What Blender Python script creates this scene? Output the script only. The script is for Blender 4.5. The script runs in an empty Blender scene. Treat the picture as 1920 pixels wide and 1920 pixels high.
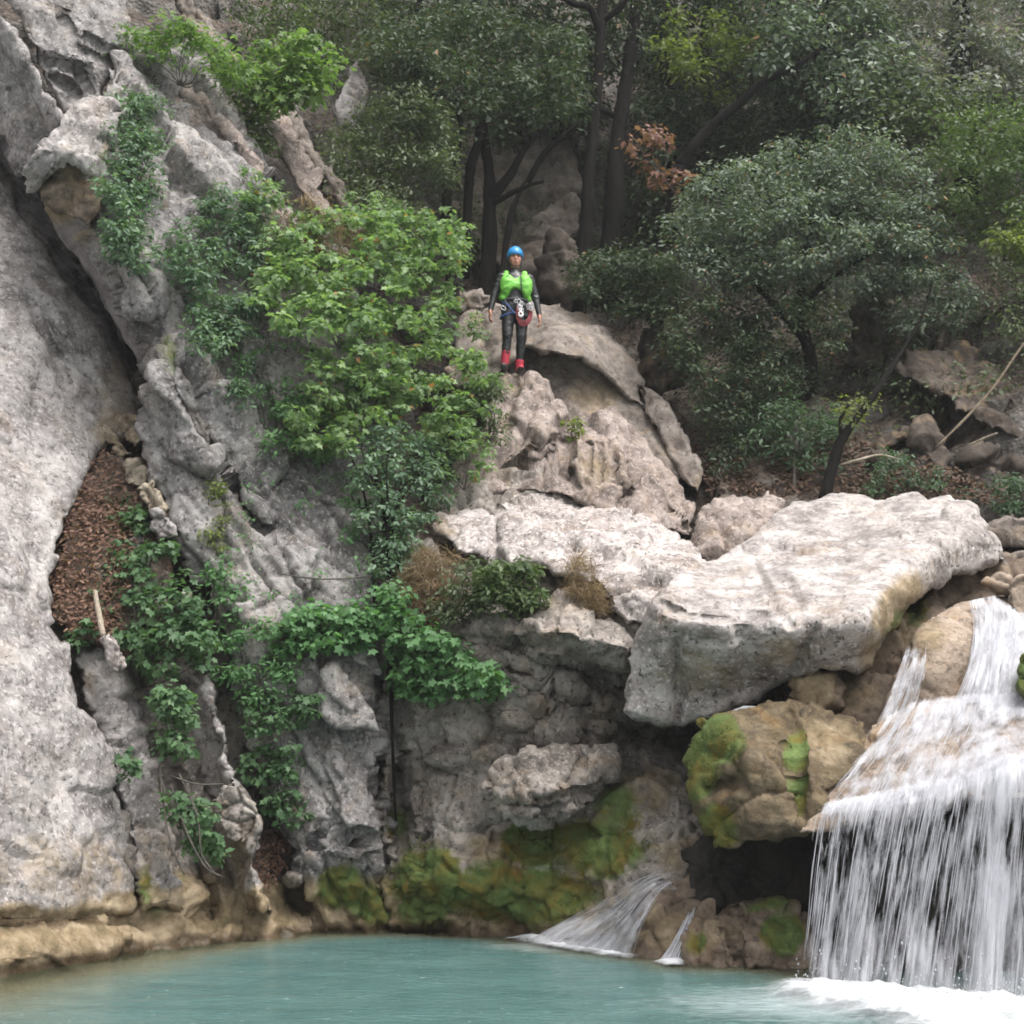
import bpy, math, random
import numpy as np
from mathutils import Vector, Matrix

S = bpy.context.scene
C = S.collection
rnd = random.Random(7)
R = math.radians

# ------------------------------------------------------------------ camera
F = 2638.0            # focal length in pixels of a 1920 px wide picture
PITCH = R(10.5)
CAMZ = 1.6
cam_d = bpy.data.cameras.new('camera')
cam_d.sensor_width = 36.0
cam_d.lens = F / 1920 * 36
cam_d.clip_end = 500
cam = bpy.data.objects.new('camera', cam_d)
C.objects.link(cam)
cam.location = (0, 0, CAMZ)
cam.rotation_euler = (math.pi / 2 + PITCH, 0, 0)
S.camera = cam

# ------------------------------------------------------------------ light: bright overcast sky over a gorge
SUN_EL, SUN_AZ = R(64), R(135)     # azimuth clockwise from +Y (away from the camera)
W = bpy.data.worlds.new('World')
S.world = W
W.use_nodes = True
wn = W.node_tree.nodes
wl = W.node_tree.links
sky = wn.new('ShaderNodeTexSky')
sky.sky_type = 'NISHITA'
sky.sun_disc = False
sky.sun_elevation = SUN_EL
sky.sun_rotation = SUN_AZ
sky.dust_density = 4.0
sky.air_density = 1.0
hs = wn.new('ShaderNodeHueSaturation')
hs.inputs['Saturation'].default_value = 0.04     # cloud cover: grey-white sky
wl.new(sky.outputs[0], hs.inputs['Color'])
wl.new(hs.outputs[0], wn['Background'].inputs['Color'])
wn['Background'].inputs['Strength'].default_value = 0.13
sd = bpy.data.lights.new('sun', 'SUN')
sd.energy = 1.5
sd.angle = R(35)
sd.color = (1.0, 0.95, 0.89)
sun = bpy.data.objects.new('sun', sd)
C.objects.link(sun)
sun.rotation_euler = (math.pi / 2 - SUN_EL, 0, math.pi - SUN_AZ)
sun.location = (6, -6, 30)
S.view_settings.view_transform = 'Standard'
S.view_settings.look = 'None'
S.view_settings.gamma = 1
S.view_settings.use_curve_mapping = False
S.view_settings.exposure = 1.36
S.render.engine = 'CYCLES'
cy = S.cycles
cy.pixel_filter_type = 'BLACKMAN_HARRIS'
cy.filter_width = 1.8
cy.max_bounces = 8
cy.transparent_max_bounces = 24
cy.use_denoising = True

# ------------------------------------------------------------------ geometry helpers
SP, CP = math.sin(PITCH), math.cos(PITCH)
def unproj(px, py, Y):
    px = np.asarray(px, float); py = np.asarray(py, float); Y = np.asarray(Y, float)
    x = (px - 960) / F; v = (960 - py) / F
    dy = CP - v * SP; dz = SP + v * CP
    t = Y / dy
    return np.stack([x * t, Y + 0 * t, CAMZ + dz * t], -1)
def P3(px, py, Y):
    return Vector(unproj(px, py, Y).tolist())
def water_Y(px, py):
    v = (960 - py) / F
    return CAMZ * (CP - v * SP) / -(SP + v * CP)

_G = np.array([[1,1,0],[-1,1,0],[1,-1,0],[-1,-1,0],[1,0,1],[-1,0,1],[1,0,-1],[-1,0,-1],[0,1,1],[0,-1,1],[0,1,-1],[0,-1,-1],[1,1,0],[-1,1,0],[0,-1,1],[0,-1,-1]], np.float32)
def _hash(i, j, k, s):
    h = (i.astype(np.uint32) * np.uint32(374761393) + j.astype(np.uint32) * np.uint32(668265263)
         + k.astype(np.uint32) * np.uint32(2147483647) + np.uint32(s * 974711 + 1013))
    h = (h ^ (h >> np.uint32(13))) * np.uint32(1274126177)
    h = (h ^ (h >> np.uint32(15))) * np.uint32(2246822519)
    return h ^ (h >> np.uint32(16))
def perlin(P, s=0):
    P = np.asarray(P, np.float32)
    I = np.floor(P).astype(np.int64); f = P - I
    u = f * f * f * (f * (f * 6 - 15) + 10)
    out = 0
    for a in (0, 1):
        wa = u[:, 0] if a else 1 - u[:, 0]
        for b in (0, 1):
            wb = u[:, 1] if b else 1 - u[:, 1]
            for c in (0, 1):
                wc = u[:, 2] if c else 1 - u[:, 2]
                g = _G[_hash(I[:, 0] + a, I[:, 1] + b, I[:, 2] + c, s) & np.uint32(15)]
                d = g[:, 0] * (f[:, 0] - a) + g[:, 1] * (f[:, 1] - b) + g[:, 2] * (f[:, 2] - c)
                out = out + wa * wb * wc * d
    return out
def fbm(P, o=4, s=0, gain=.5, lac=2.03):
    P = np.asarray(P, np.float32); out = 0; a = 1.0
    for i in range(o):
        out = out + a * perlin(P, s + i * 17); P = P * lac + 3.7; a *= gain
    return out
def ridged(P, o=4, s=0, gain=.5):
    P = np.asarray(P, np.float32); out = 0; a = 1.0
    for i in range(o):
        out = out + a * (1 - 2 * np.abs(perlin(P, s + i * 17))); P = P * 2.07 + 5.1; a *= gain
    return out
def worley(P, s=0):
    P = np.asarray(P, np.float32)
    I = np.floor(P).astype(np.int64)
    n = len(P)
    f1 = np.full(n, 9., np.float32); f2 = f1.copy(); hid = np.zeros(n, np.uint32)
    vec = np.zeros((n, 3), np.float32)
    for a in (-1, 0, 1):
        for b in (-1, 0, 1):
            for c in (-1, 0, 1):
                J = I + (a, b, c)
                h = _hash(J[:, 0], J[:, 1], J[:, 2], s)
                o = np.stack([(h & np.uint32(1023)), (h >> np.uint32(10)) & np.uint32(1023), (h >> np.uint32(20)) & np.uint32(1023)], -1).astype(np.float32) / 1023
                D = P - (J + o)
                d = np.sqrt((D * D).sum(1))
                m = d < f1
                f2 = np.where(m, f1, np.minimum(f2, d))
                f1 = np.where(m, d, f1); hid = np.where(m, h, hid); vec[m] = D[m]
    return f1, f2, hid, vec
def facet(P, s=0):
    f1, f2, h, v = worley(P, s)
    h2 = _hash(h.astype(np.int64), h.astype(np.int64) * 3, h.astype(np.int64) * 7, s + 5)
    n = np.stack([(h2 & np.uint32(255)), (h2 >> np.uint32(8)) & np.uint32(255), (h2 >> np.uint32(16)) & np.uint32(255)], -1).astype(np.float32) / 127.5 - 1
    off = ((h2 >> np.uint32(24)) & np.uint32(255)).astype(np.float32) / 127.5 - 1
    return (n * v).sum(1) + .45 * off, f2 - f1

def mesh_np(name, V, Fc, mat=None, smooth=True, attrs=None):
    me = bpy.data.meshes.new(name)
    V = np.ascontiguousarray(V, np.float32)
    if isinstance(Fc, (list, tuple)): parts = [np.asarray(f, np.int32) for f in Fc if len(f)]
    else: parts = [np.asarray(Fc, np.int32)]
    loops = np.concatenate([p.ravel() for p in parts])
    tot = np.concatenate([np.full(len(p), p.shape[1], np.int32) for p in parts])
    start = np.concatenate([[0], np.cumsum(tot)[:-1]]).astype(np.int32)
    me.vertices.add(len(V)); me.vertices.foreach_set('co', V.ravel())
    me.loops.add(len(loops)); me.loops.foreach_set('vertex_index', loops)
    me.polygons.add(len(tot)); me.polygons.foreach_set('loop_start', start)
    me.update(calc_edges=True)
    if smooth: me.shade_smooth()
    for k, a in (attrs or {}).items():
        a = np.asarray(a, np.float32)
        if a.ndim == 1: a = np.stack([a, a, a, np.ones_like(a)], -1)
        if a.shape[1] == 3: a = np.concatenate([a, np.ones((len(a), 1), np.float32)], 1)
        at = me.attributes.new(k, 'FLOAT_COLOR', 'POINT')
        at.data.foreach_set('color', np.ascontiguousarray(a, np.float32).ravel())
    if mat: me.materials.append(mat)
    return me
def link(name, me, parent=None, loc=None):
    o = bpy.data.objects.new(name, me); C.objects.link(o)
    if parent is not None: o.parent = parent
    if loc is not None: o.location = loc
    return o
def obj(name, V, Fc, mat, parent=None, smooth=True, attrs=None, own_origin=True):
    V = np.asarray(V, float)
    if parent is not None:
        org = np.array(parent.matrix_world.translation if parent.parent is None else parent.location) if False else np.array(root_loc(parent))
        V = V - org
        loc = None
    elif own_origin:
        org = np.array([V[:, 0].mean(), V[:, 1].mean(), V[:, 2].min()]); V = V - org; loc = org
    else: loc = None
    return link(name, mesh_np(name, V, Fc, mat, smooth, attrs), parent, loc)
def root_loc(o):
    v = Vector((0, 0, 0))
    while o is not None: v = v + o.location; o = o.parent
    return v
def tag(o, label=None, cat=None, group=None, kind=None):
    if label: o['label'] = label
    if cat: o['category'] = cat
    if group: o['group'] = group
    if kind: o['kind'] = kind
    return o
def thing(name, label, cat, loc, group=None):
    o = bpy.data.objects.new(name, None); C.objects.link(o)
    o.empty_display_size = .2
    o.location = loc
    return tag(o, label, cat, group)

class RBF:                       # smooth surface Y(px, py) through control points
    def __init__(s, pts):
        a = np.array(pts, float); s.p = a[:, :2] / 500; n = len(a)
        s.const = a[0, 2] if n < 3 else None
        if n < 3: return
        K = s.k(s.p)
        A = np.zeros((n + 3, n + 3)); A[:n, :n] = K + np.eye(n) * 1e-4
        A[:n, n] = 1; A[:n, n + 1:] = s.p; A[n, :n] = 1; A[n + 1:, :n] = s.p.T
        s.w = np.linalg.lstsq(A, np.concatenate([a[:, 2], np.zeros(3)]), rcond=None)[0]
    def k(s, q):
        d = q[:, None, :] - s.p[None]
        return np.sqrt((d * d).sum(-1) + .006)
    def __call__(s, px, py):
        q = np.stack([np.ravel(px), np.ravel(py)], -1).astype(float) / 500
        if s.const is not None: return np.full(len(q), s.const)
        return s.k(q) @ s.w[:-3] + s.w[-3] + q @ s.w[-2:]

def inside(poly, X, Y):
    poly = np.asarray(poly, float); r = np.zeros(X.shape, bool)
    x0, y0 = poly[-1]
    for x1, y1 in poly:
        c = ((y1 > Y) != (y0 > Y))
        if y1 != y0: r ^= c & (X < (x0 - x1) * (Y - y1) / (y0 - y1) + x1)
        x0, y0 = x1, y1
    return r
def seg_dist(poly, Q, closed=True):
    poly = np.asarray(poly, float)
    A = poly if closed else poly[:-1]
    B = np.roll(poly, -1, 0) if closed else poly[1:]
    best = np.full(len(Q), 1e9); near = np.zeros((len(Q), 2))
    for a, b in zip(A, B):
        d = b - a; L = (d * d).sum() + 1e-9
        t = np.clip(((Q - a) @ d) / L, 0, 1)
        n = a + t[:, None] * d
        e = np.sqrt(((Q - n) ** 2).sum(1))
        m = e < best; best[m] = e[m]; near[m] = n[m]
    return best, near
def rough(poly, seed, amp=4, cell=18):
    out = []; poly = [np.array(p, float) for p in poly]
    r = np.random.RandomState(seed)
    for a, b in zip(poly, poly[1:] + poly[:1]):
        L = np.linalg.norm(b - a); n = max(1, int(L / cell)); nn = np.array([-(b - a)[1], (b - a)[0]]) / (L + 1e-6)
        for i in range(n):
            t = i / n
            out.append(a + (b - a) * t + nn * (r.randn() * amp if i else r.randn() * amp * .4))
    return np.array(out)

def mask_eval(masks, Q, V):
    M = np.zeros((len(Q), 4), np.float32); M[:, 3] = 1
    for m in masks or ():
        ch, x, y, rx, ry, st = m[:6]; an = R(m[6]) if len(m) > 6 else 0
        dx = Q[:, 0] - x; dy = Q[:, 1] - y
        u = (dx * math.cos(an) + dy * math.sin(an)) / rx; w = (-dx * math.sin(an) + dy * math.cos(an)) / ry
        M[:, ch] = np.maximum(M[:, ch], st * np.exp(-(u * u + w * w) ** 1.5))
    return M

def rock(name, outline, ctrl, mat, thick=1.2, edge=60, edge_d=None, step=4.5, seed=1, big=.10, fac=.10, fsc=1.6, fan=(1, 1, 1),
         fine=.03, pit=.03, crack=.05, carve=(), bumps=(), masks=(), wl=False, jag=4, rot=0, lump=0, lsc=3, lumpm=None, parent=None):
    """closed boulder: traced outline, own depth surface, rounded rim, broken facets, then a back closed behind it"""
    pol = rough(outline, seed, jag)
    rb = RBF(ctrl)
    x0, y0 = pol.min(0) - step; x1, y1 = pol.max(0) + step
    gx = np.arange(x0, x1 + step, step); gy = np.arange(y0, y1 + step, step)
    CX, CY = np.meshgrid((gx[:-1] + gx[1:]) / 2, (gy[:-1] + gy[1:]) / 2)
    ins = inside(pol, CX, CY)
    nx = len(gx)
    cj, ci = np.nonzero(ins)
    q = np.stack([cj * nx + ci, (cj + 1) * nx + ci, (cj + 1) * nx + ci + 1, cj * nx + ci + 1], -1)
    used, inv = np.unique(q, return_inverse=True)
    q = inv.reshape(-1, 4)
    Q = np.stack([gx[used % nx], gy[used // nx]], -1)
    # boundary
    e = np.concatenate([q[:, [0, 1]], q[:, [1, 2]], q[:, [2, 3]], q[:, [3, 0]]])
    key = e[:, 0].astype(np.int64) * (len(Q) + 1) + e[:, 1]; rkey = e[:, 1].astype(np.int64) * (len(Q) + 1) + e[:, 0]
    be = e[~np.isin(key, rkey)]
    bv = np.unique(be)
    dist, near = seg_dist(pol, Q)
    mv = near[bv] - Q[bv]; ml = np.linalg.norm(mv, axis=1, keepdims=True)
    Q[bv] += mv * np.minimum(1, step * 1.1 / (ml + 1e-6)) * .92
    dist[bv] = 0
    Y = rb(Q[:, 0], Q[:, 1])
    ed = edge_d if edge_d is not None else edge * Y.mean() / F * .9
    t = np.clip(dist / edge, 0, 1)
    Y = Y + ed * (1 - np.sqrt(np.clip(1 - (1 - t) ** 2, 0, 1)))
    for pl, w, d in carve:
        dd, _ = seg_dist(rough(pl, seed + 3, min(3, w * .25), 25)[:-1] if len(pl) > 2 else np.array(pl, float), Q, closed=False)
        Y = Y + d * np.exp(-(dd / w) ** 2)
    for bx, by, rx, ry, an, d in bumps:
        an = R(an); dx = Q[:, 0] - bx; dy = Q[:, 1] - by
        u = (dx * math.cos(an) + dy * math.sin(an)) / rx; v = (-dx * math.sin(an) + dy * math.cos(an)) / ry
        Y = Y - d * np.exp(-(u * u + v * v))
    V = unproj(Q[:, 0], Q[:, 1], Y)
    a, b, c, d4 = (V[q[:, i]] for i in range(4))
    fnm = np.cross(c - a, d4 - b)
    N = np.zeros_like(V)
    for i in range(4): np.add.at(N, q[:, i], fnm)
    N /= np.linalg.norm(N, axis=1, keepdims=True) + 1e-9
    ray = V - np.array([0, 0, CAMZ])
    ray /= np.linalg.norm(ray, axis=1, keepdims=True)
    flip = (N * ray).sum(1) > 0
    N[flip] *= -1
    # broken relief
    ca, sa = math.cos(R(rot)), math.sin(R(rot))
    Pr = np.stack([V[:, 0] * ca + V[:, 2] * sa, V[:, 1], -V[:, 0] * sa + V[:, 2] * ca], -1)
    wv = np.stack([fbm(Pr * 1.7, 3, seed + 40 + k) for k in range(3)], -1)
    Pw = Pr + .07 * wv
    D = big * fbm(Pr * .9, 3, seed)
    if fac:
        f, g = facet(Pw * fsc * np.array(fan), seed + 9)
        D = D + fac * f - crack * np.exp(-g / .06)
        f2, g2 = facet(Pw * fsc * 2.7 * np.array(fan), seed + 10)
        D = D + fac * .30 * f2 - crack * .35 * np.exp(-g2 / .08)
    if lump:
        f1, _, _, _ = worley(Pw * lsc, seed + 77)
        lw = 1.0 if lumpm is None else np.exp(-((Q[:, 0] - lumpm[0]) / lumpm[2]) ** 4 - ((Q[:, 1] - lumpm[1]) / lumpm[3]) ** 4)
        D = D + lw * lump * (np.sqrt(np.clip(1 - f1 * f1, 0, 1)) - .6)
        f1, _, _, _ = worley(Pw * lsc * 2.3, seed + 78)
        D = D + lw * lump * .6 * (np.sqrt(np.clip(1 - f1 * f1, 0, 1)) - .6)
    D = D + .5 * fine * fbm(Pr * 5.5, 4, seed + 20, .55)
    if pit: D = D - .45 * pit * np.clip(ridged(Pr * 3.2 + .4 * wv, 4, seed + 30, .62) - .55, 0, 2)
    V = V + N * D[:, None]
    M = mask_eval(masks, Q, V)
    if wl:
        z = V[:, 2] + .10 * fbm(V * 1.5, 3, 5)
        M[:, 1] = np.maximum(M[:, 1], np.clip((.62 - z) / .25, 0, 1))
        M[:, 2] = np.maximum(M[:, 2], .8 * np.clip((.16 - z) / .12, 0, 1))
    # sides and back
    nb = len(bv); loc = np.full(len(Q), -1, np.int64); loc[bv] = np.arange(nb)
    B = V[bv]; rays = B - np.array([0, 0, CAMZ]); rays /= np.linalg.norm(rays, axis=1, keepdims=True)
    cen = B.mean(0) + rays.mean(0) * thick
    allV = [V]; faces = []; prev = bv; base = len(V); K = 3
    for j in range(1, K + 1):
        s = j / K
        ring = B + rays * thick * s
        ring = ring + (cen - ring) * (.10 * s * s)
        ring = ring + (.05 * fbm(ring * 2, 3, seed)[:, None])
        allV.append(ring); idx = base + np.arange(nb); base += nb
        a0 = prev[loc[be[:, 0]]]; a1 = prev[loc[be[:, 1]]]
        faces.append(np.stack([a1, a0, idx[loc[be[:, 0]]], idx[loc[be[:, 1]]]], -1))
        prev = idx
    allV.append(cen[None]); ci_ = base
    fan_ = np.stack([prev[loc[be[:, 1]]], prev[loc[be[:, 0]]], np.full(len(be), ci_)], -1)
    VV = np.concatenate(allV)
    MM = np.concatenate([M] + [M[bv]] * K + [np.array([[0, 0, 0, 1]], np.float32)])
    o = obj(name, VV, [np.concatenate([q] + faces), fan_], mat, parent, True, {'mask': MM})
    o['_'] = 0; del o['_']
    surf = lambda px, py: rb(px, py)
    return o, surf

# ------------------------------------------------------------------ materials
class NT:
    def __init__(s, name):
        s.m = bpy.data.materials.new(name); s.m.use_nodes = True
        s.t = s.m.node_tree; s.t.nodes.clear()
        s.out = s.n('ShaderNodeOutputMaterial')
    def n(s, typ, **kw):
        x = s.t.nodes.new(typ)
        for k, v in kw.items(): setattr(x, k, v)
        return x
    def set(s, node, **kw):
        for k, v in kw.items():
            k = k.replace('_', ' ')
            if hasattr(v, 'is_output') or isinstance(v, bpy.types.NodeSocket): s.t.links.new(v, node.inputs[k])
            else: node.inputs[k].default_value = v
        return node
    def l(s, a, b): s.t.links.new(a, b)
    def noise(s, vec, scale, detail=5, rough=.55, dist=0):
        x = s.n('ShaderNodeTexNoise'); s.l(vec, x.inputs['Vector'])
        x.inputs['Scale'].default_value = scale; x.inputs['Detail'].default_value = detail
        x.inputs['Roughness'].default_value = rough; x.inputs['Distortion'].default_value = dist
        return x.outputs['Fac']
    def ramp(s, f, stops):
        x = s.n('ShaderNodeValToRGB'); s.l(f, x.inputs[0]); e = x.color_ramp.elements
        while len(e) < len(stops): e.new(.5)
        for el, (p, c) in zip(e, stops):
            el.position = p; el.color = c if len(c) == 4 else (*c, 1)
        return x.outputs[0]
    def rng(s, f, a, b, c=0, d=1, smooth=False):
        x = s.n('ShaderNodeMapRange'); x.clamp = True
        if smooth: x.interpolation_type = 'SMOOTHSTEP'
        s.l(f, x.inputs[0])
        for i, v in enumerate((a, b, c, d)): x.inputs[i + 1].default_value = v
        return x.outputs[0]
    def mix(s, f, a, b, mode='MIX'):
        x = s.n('ShaderNodeMix', data_type='RGBA', blend_type=mode)
        for k, v in ((0, f), (6, a), (7, b)):
            if isinstance(v, bpy.types.NodeSocket): s.l(v, x.inputs[k])
            elif isinstance(v, (int, float)): x.inputs[k].default_value = v
            else: x.inputs[k].default_value = (*v, 1)
        return x.outputs[2]
    def math(s, op, a, b=None, c=None):
        x = s.n('ShaderNodeMath', operation=op)
        for i, v in enumerate((a, b, c)):
            if v is None: continue
            if isinstance(v, bpy.types.NodeSocket): s.l(v, x.inputs[i])
            else: x.inputs[i].default_value = v
        return x.outputs[0]
    def pos(s): return s.n('ShaderNodeNewGeometry').outputs['Position']
    def attr(s, name):
        return s.n('ShaderNodeAttribute', attribute_name=name)
    def bump(s, h, strength, dist, nrm=None):
        x = s.n('ShaderNodeBump'); s.l(h, x.inputs['Height'])
        x.inputs['Strength'].default_value = strength; x.inputs['Distance'].default_value = dist
        if nrm: s.l(nrm, x.inputs['Normal'])
        return x.outputs[0]
    def bsdf(s, **kw):
        x = s.n('ShaderNodeBsdfPrincipled')
        for k, v in kw.items():
            k = k.replace('_', ' ')
            if isinstance(v, bpy.types.NodeSocket): s.l(v, x.inputs[k])
            elif isinstance(v, tuple) and len(v) == 3 and k in ('Base Color', 'Emission Color'): x.inputs[k].default_value = (*v, 1)
            else: x.inputs[k].default_value = v
        return x
    def fin(s, sh):
        s.l(sh.outputs[0] if hasattr(sh, 'outputs') else sh, s.out.inputs[0]); return s.m

def rock_mat(name, dark, mid, light, fleck=.5, pits=.5, stain=(.30, .20, .10), moss=(.075, .11, .03), stain_amt=.25, streak=0.0, top=0.0):
    t = NT(name); p = t.pos()
    n1 = t.noise(p, .75, 6, .6, .6); n2 = t.noise(p, 3.6, 9, .66, .2); n3 = t.noise(p, 24, 5, .68, .2)
    base = t.ramp(n1, [(.32, dark), (.5, mid), (.66, light)])
    base = t.mix(t.rng(n2, .40, .60), t.mix(1., base, (.55, .53, .53), 'MULTIPLY'), t.mix(.35, base, light))
    # rusty weather stains
    st = t.noise(p, 1.6, 6, .65, 1.2)
    base = t.mix(t.math('MULTIPLY', t.rng(st, .53, .68), stain_amt), base, stain)
    if streak:
        mp = t.n('ShaderNodeMapping'); t.l(p, mp.inputs[0]); mp.inputs['Scale'].default_value = (5, 5, .5)
        sk = t.noise(mp.outputs[0], 1.3, 6, .6, .3)
        base = t.mix(t.math('MULTIPLY', t.rng(sk, .52, .7), streak), base, (.07, .065, .06))
    if top:
        gn = t.n('ShaderNodeNewGeometry'); sz = t.n('ShaderNodeSeparateXYZ'); t.l(gn.outputs['Normal'], sz.inputs[0])
        keep = t.rng(sz.outputs[2], .25, .55, 1, 1 - top)
    else: keep = None
    # pale lichen flecks and dark solution pits
    base = t.mix(t.math('MULTIPLY', t.math('MULTIPLY', t.rng(n3, .54, .62), fleck), keep or 1.0), base, tuple(min(.68, 1.28 * v) for v in light))
    v = t.n('ShaderNodeTexVoronoi'); t.l(p, v.inputs['Vector']); v.inputs['Scale'].default_value = 17
    n4 = t.noise(p, 17, 5, .7, .5)
    pit = t.math('MULTIPLY', t.math('MULTIPLY', t.rng(n4, .43, .37), pits), keep or 1.0)
    base = t.mix(pit, base, (.045, .04, .036))
    a = t.attr('mask'); sep = t.n('ShaderNodeSeparateColor'); t.l(a.outputs['Color'], sep.inputs[0])
    mn = t.noise(p, 5, 8, .7, .5)
    tanf = t.rng(t.math('ADD', sep.outputs[1], t.math('MULTIPLY', mn, .9)), .72, 1.05)
    tanc = t.ramp(t.noise(p, 3.3, 7, .65), [(.3, (.09, .072, .038)), (.46, (.20, .15, .09)), (.66, (.36, .29, .20))])
    base = t.mix(tanf, base, tanc)
    mf = t.rng(t.math('ADD', sep.outputs[0], t.math('MULTIPLY', mn, .9)), .78, 1.0)
    mossc = t.ramp(t.noise(p, 2.7, 8, .7), [(.32, (.15, .085, .014)), (.46, (.10, .10, .022)), (.56, moss), (.68, (.13, .185, .06))])
    base = t.mix(mf, base, mossc)
    wetf = t.rng(t.math('ADD', sep.outputs[2], t.math('MULTIPLY', mn, .5)), .55, 1.0)
    base = t.mix(wetf, base, t.mix(1., base, (.36, .33, .30), 'MULTIPLY'))
    h = t.math('ADD', t.math('MULTIPLY', n2, 1.0), t.math('ADD', t.math('MULTIPLY', n3, .35), t.math('MULTIPLY', t.rng(n4, .33, .48), .5)))
    nr = t.bump(h, .6, .035)
    rg = t.n('ShaderNodeMapRange'); t.l(wetf, rg.inputs[0]); rg.inputs[3].default_value = .9; rg.inputs[4].default_value = .35
    b = t.bsdf(Base_Color=base, Roughness=rg.outputs[0], Normal=nr, Specular_IOR_Level=.3)
    return t.fin(b)

M_white = rock_mat('pale limestone', (.25, .215, .20), (.38, .34, .325), (.48, .44, .425), .7, .75)
M_slab = rock_mat('weathered grey limestone', (.165, .152, .15), (.285, .265, .26), (.385, .36, .35), .6, .65, stain_amt=.18)
M_grey = rock_mat('grey cliff limestone', (.125, .12, .122), (.215, .205, .203), (.315, .297, .287), .65, .8, stain_amt=.26, streak=.2)
M_warm = rock_mat('pinkish limestone', (.17, .133, .113), (.275, .225, .20), (.37, .315, .288), .5, .7, stain_amt=.3, streak=.5)
M_back = rock_mat('dull brown limestone', (.11, .088, .072), (.19, .16, .138), (.27, .237, .213), .35, .6, stain_amt=.4, streak=.45)
M_rough = rock_mat('broken conglomerate', (.13, .115, .102), (.235, .21, .19), (.34, .308, .28), .4, .85, stain_amt=.32)
M_smooth = rock_mat('smooth lilac limestone', (.20, .18, .18), (.25, .225, .225), (.29, .265, .26), .1, .15, stain_amt=.2)
M_flat = rock_mat('pale flat topped limestone', (.25, .22, .207), (.385, .35, .337), (.47, .44, .425), .7, .9, stain_amt=.3, top=.55)
M_shade = rock_mat('brown rock darkened for shade', (.032, .024, .019), (.062, .048, .039), (.105, .085, .071), .25, .7, stain_amt=.5)  # brown rock with the tree shade over the slope put into its colour
M_olive = rock_mat('olive brown stream rock', (.05, .037, .018), (.10, .074, .04), (.185, .143, .09), .25, .6, stain=(.24, .14, .05), stain_amt=.45, streak=.3)
M_tan = rock_mat('ochre stream rock', (.17, .127, .09), (.29, .225, .172), (.39, .325, .268), .25, .5, stain=(.28, .16, .06), stain_amt=.4)
M_wet = rock_mat('wet brown stream rock', (.07, .05, .035), (.16, .12, .088), (.26, .205, .16), .1, .6, stain=(.19, .105, .035), stain_amt=.5, streak=.3)
M_wetshade = rock_mat('wet rock darkened for cave shade', (.012, .011, .010), (.026, .024, .021), (.05, .045, .04), .05, .5, stain=(.04, .03, .012))  # wet rock, with the cave's shade also put into its colour
M_ochre = rock_mat('yellow limestone rubble', (.24, .18, .12), (.37, .30, .22), (.47, .42, .34), .3, .4)

def litter_mat(name, a, b, c):
    t = NT(name); p = t.pos()
    v = t.n('ShaderNodeTexVoronoi'); t.l(p, v.inputs['Vector']); v.inputs['Scale'].default_value = 22
    f = t.n('ShaderNodeSeparateColor'); t.l(v.outputs['Color'], f.inputs[0])
    base = t.ramp(f.outputs[0], [(.1, a), (.5, b), (.9, c)])
    n = t.noise(p, 1.1, 6, .65)
    base = t.mix(t.rng(n, .42, .62), base, t.ramp(t.noise(p, 6, 8, .7), [(.35, (.07, .06, .05)), (.65, (.22, .195, .165))]))
    h = t.math('ADD', v.outputs['Distance'], t.noise(p, 7, 8, .7))
    return t.fin(t.bsdf(Base_Color=base, Roughness=.9, Normal=t.bump(h, .8, .06)))
M_litter = litter_mat('brown leaf litter', (.06, .032, .023), (.115, .062, .045), (.18, .115, .085))
M_floor = litter_mat('forest floor', (.045, .032, .022), (.09, .062, .042), (.17, .12, .085))

def leaf_mat(name, lo, hi, gloss=.45, trans=.35, dry=None, back=1.25):
    t = NT(name); a = t.attr('tint'); sep = t.n('ShaderNodeSeparateColor'); t.l(a.outputs['Color'], sep.inputs[0])
    col = t.mix(sep.outputs[0], lo, hi)
    if dry: col = t.mix(t.rng(sep.outputs[1], .985, .99), col, dry)
    g = t.n('ShaderNodeNewGeometry')
    col = t.mix(g.outputs['Backfacing'], col, t.mix(1., col, (back, back, back * .97), 'MULTIPLY'))
    b = t.bsdf(Base_Color=col, Roughness=gloss, Specular_IOR_Level=.28)
    tr = t.n('ShaderNodeBsdfTranslucent'); t.l(t.mix(1., col, (1.15, 1.3, .6), 'MULTIPLY'), tr.inputs[0])
    mx = t.n('ShaderNodeMixShader'); mx.inputs[0].default_value = trans
    t.l(b.outputs[0], mx.inputs[1]); t.l(tr.outputs[0], mx.inputs[2])
    return t.fin(mx)
L_bright = leaf_mat('fresh green leaf', (.06, .115, .045), (.26, .36, .175), .5, .4, (.30, .14, .05))
L_top = leaf_mat('light green leaf', (.06, .115, .03), (.17, .255, .085), .5, .4)
L_ivy = leaf_mat('blue green ivy leaf', (.042, .088, .052), (.165, .245, .15), .45, .3)
L_gully = leaf_mat('deep green ivy leaf', (.04, .09, .04), (.135, .225, .11), .5, .35)
L_vine = leaf_mat('soft green vine leaf', (.055, .13, .05), (.15, .28, .125), .5, .4)
L_oak = leaf_mat('holm oak leaf', (.014, .027, .013), (.075, .105, .055), .55, .25, (.20, .11, .05), 1.25)
L_oakb = leaf_mat('grey green oak leaf', (.026, .045, .03), (.19, .235, .175), .5, .25, (.22, .12, .05), 1.35)
L_olive = leaf_mat('olive grey leaf', (.04, .06, .028), (.12, .15, .078), .45, .3)
L_lime = leaf_mat('yellow green leaf', (.07, .10, .025), (.19, .225, .065), .5, .45)
L_haze = leaf_mat('oak leaf paled for haze', (.09, .10, .088), (.30, .32, .285), .5, .3, None, 1.3)  # leaf colour paled to carry the whitish haze of the upper right
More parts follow.
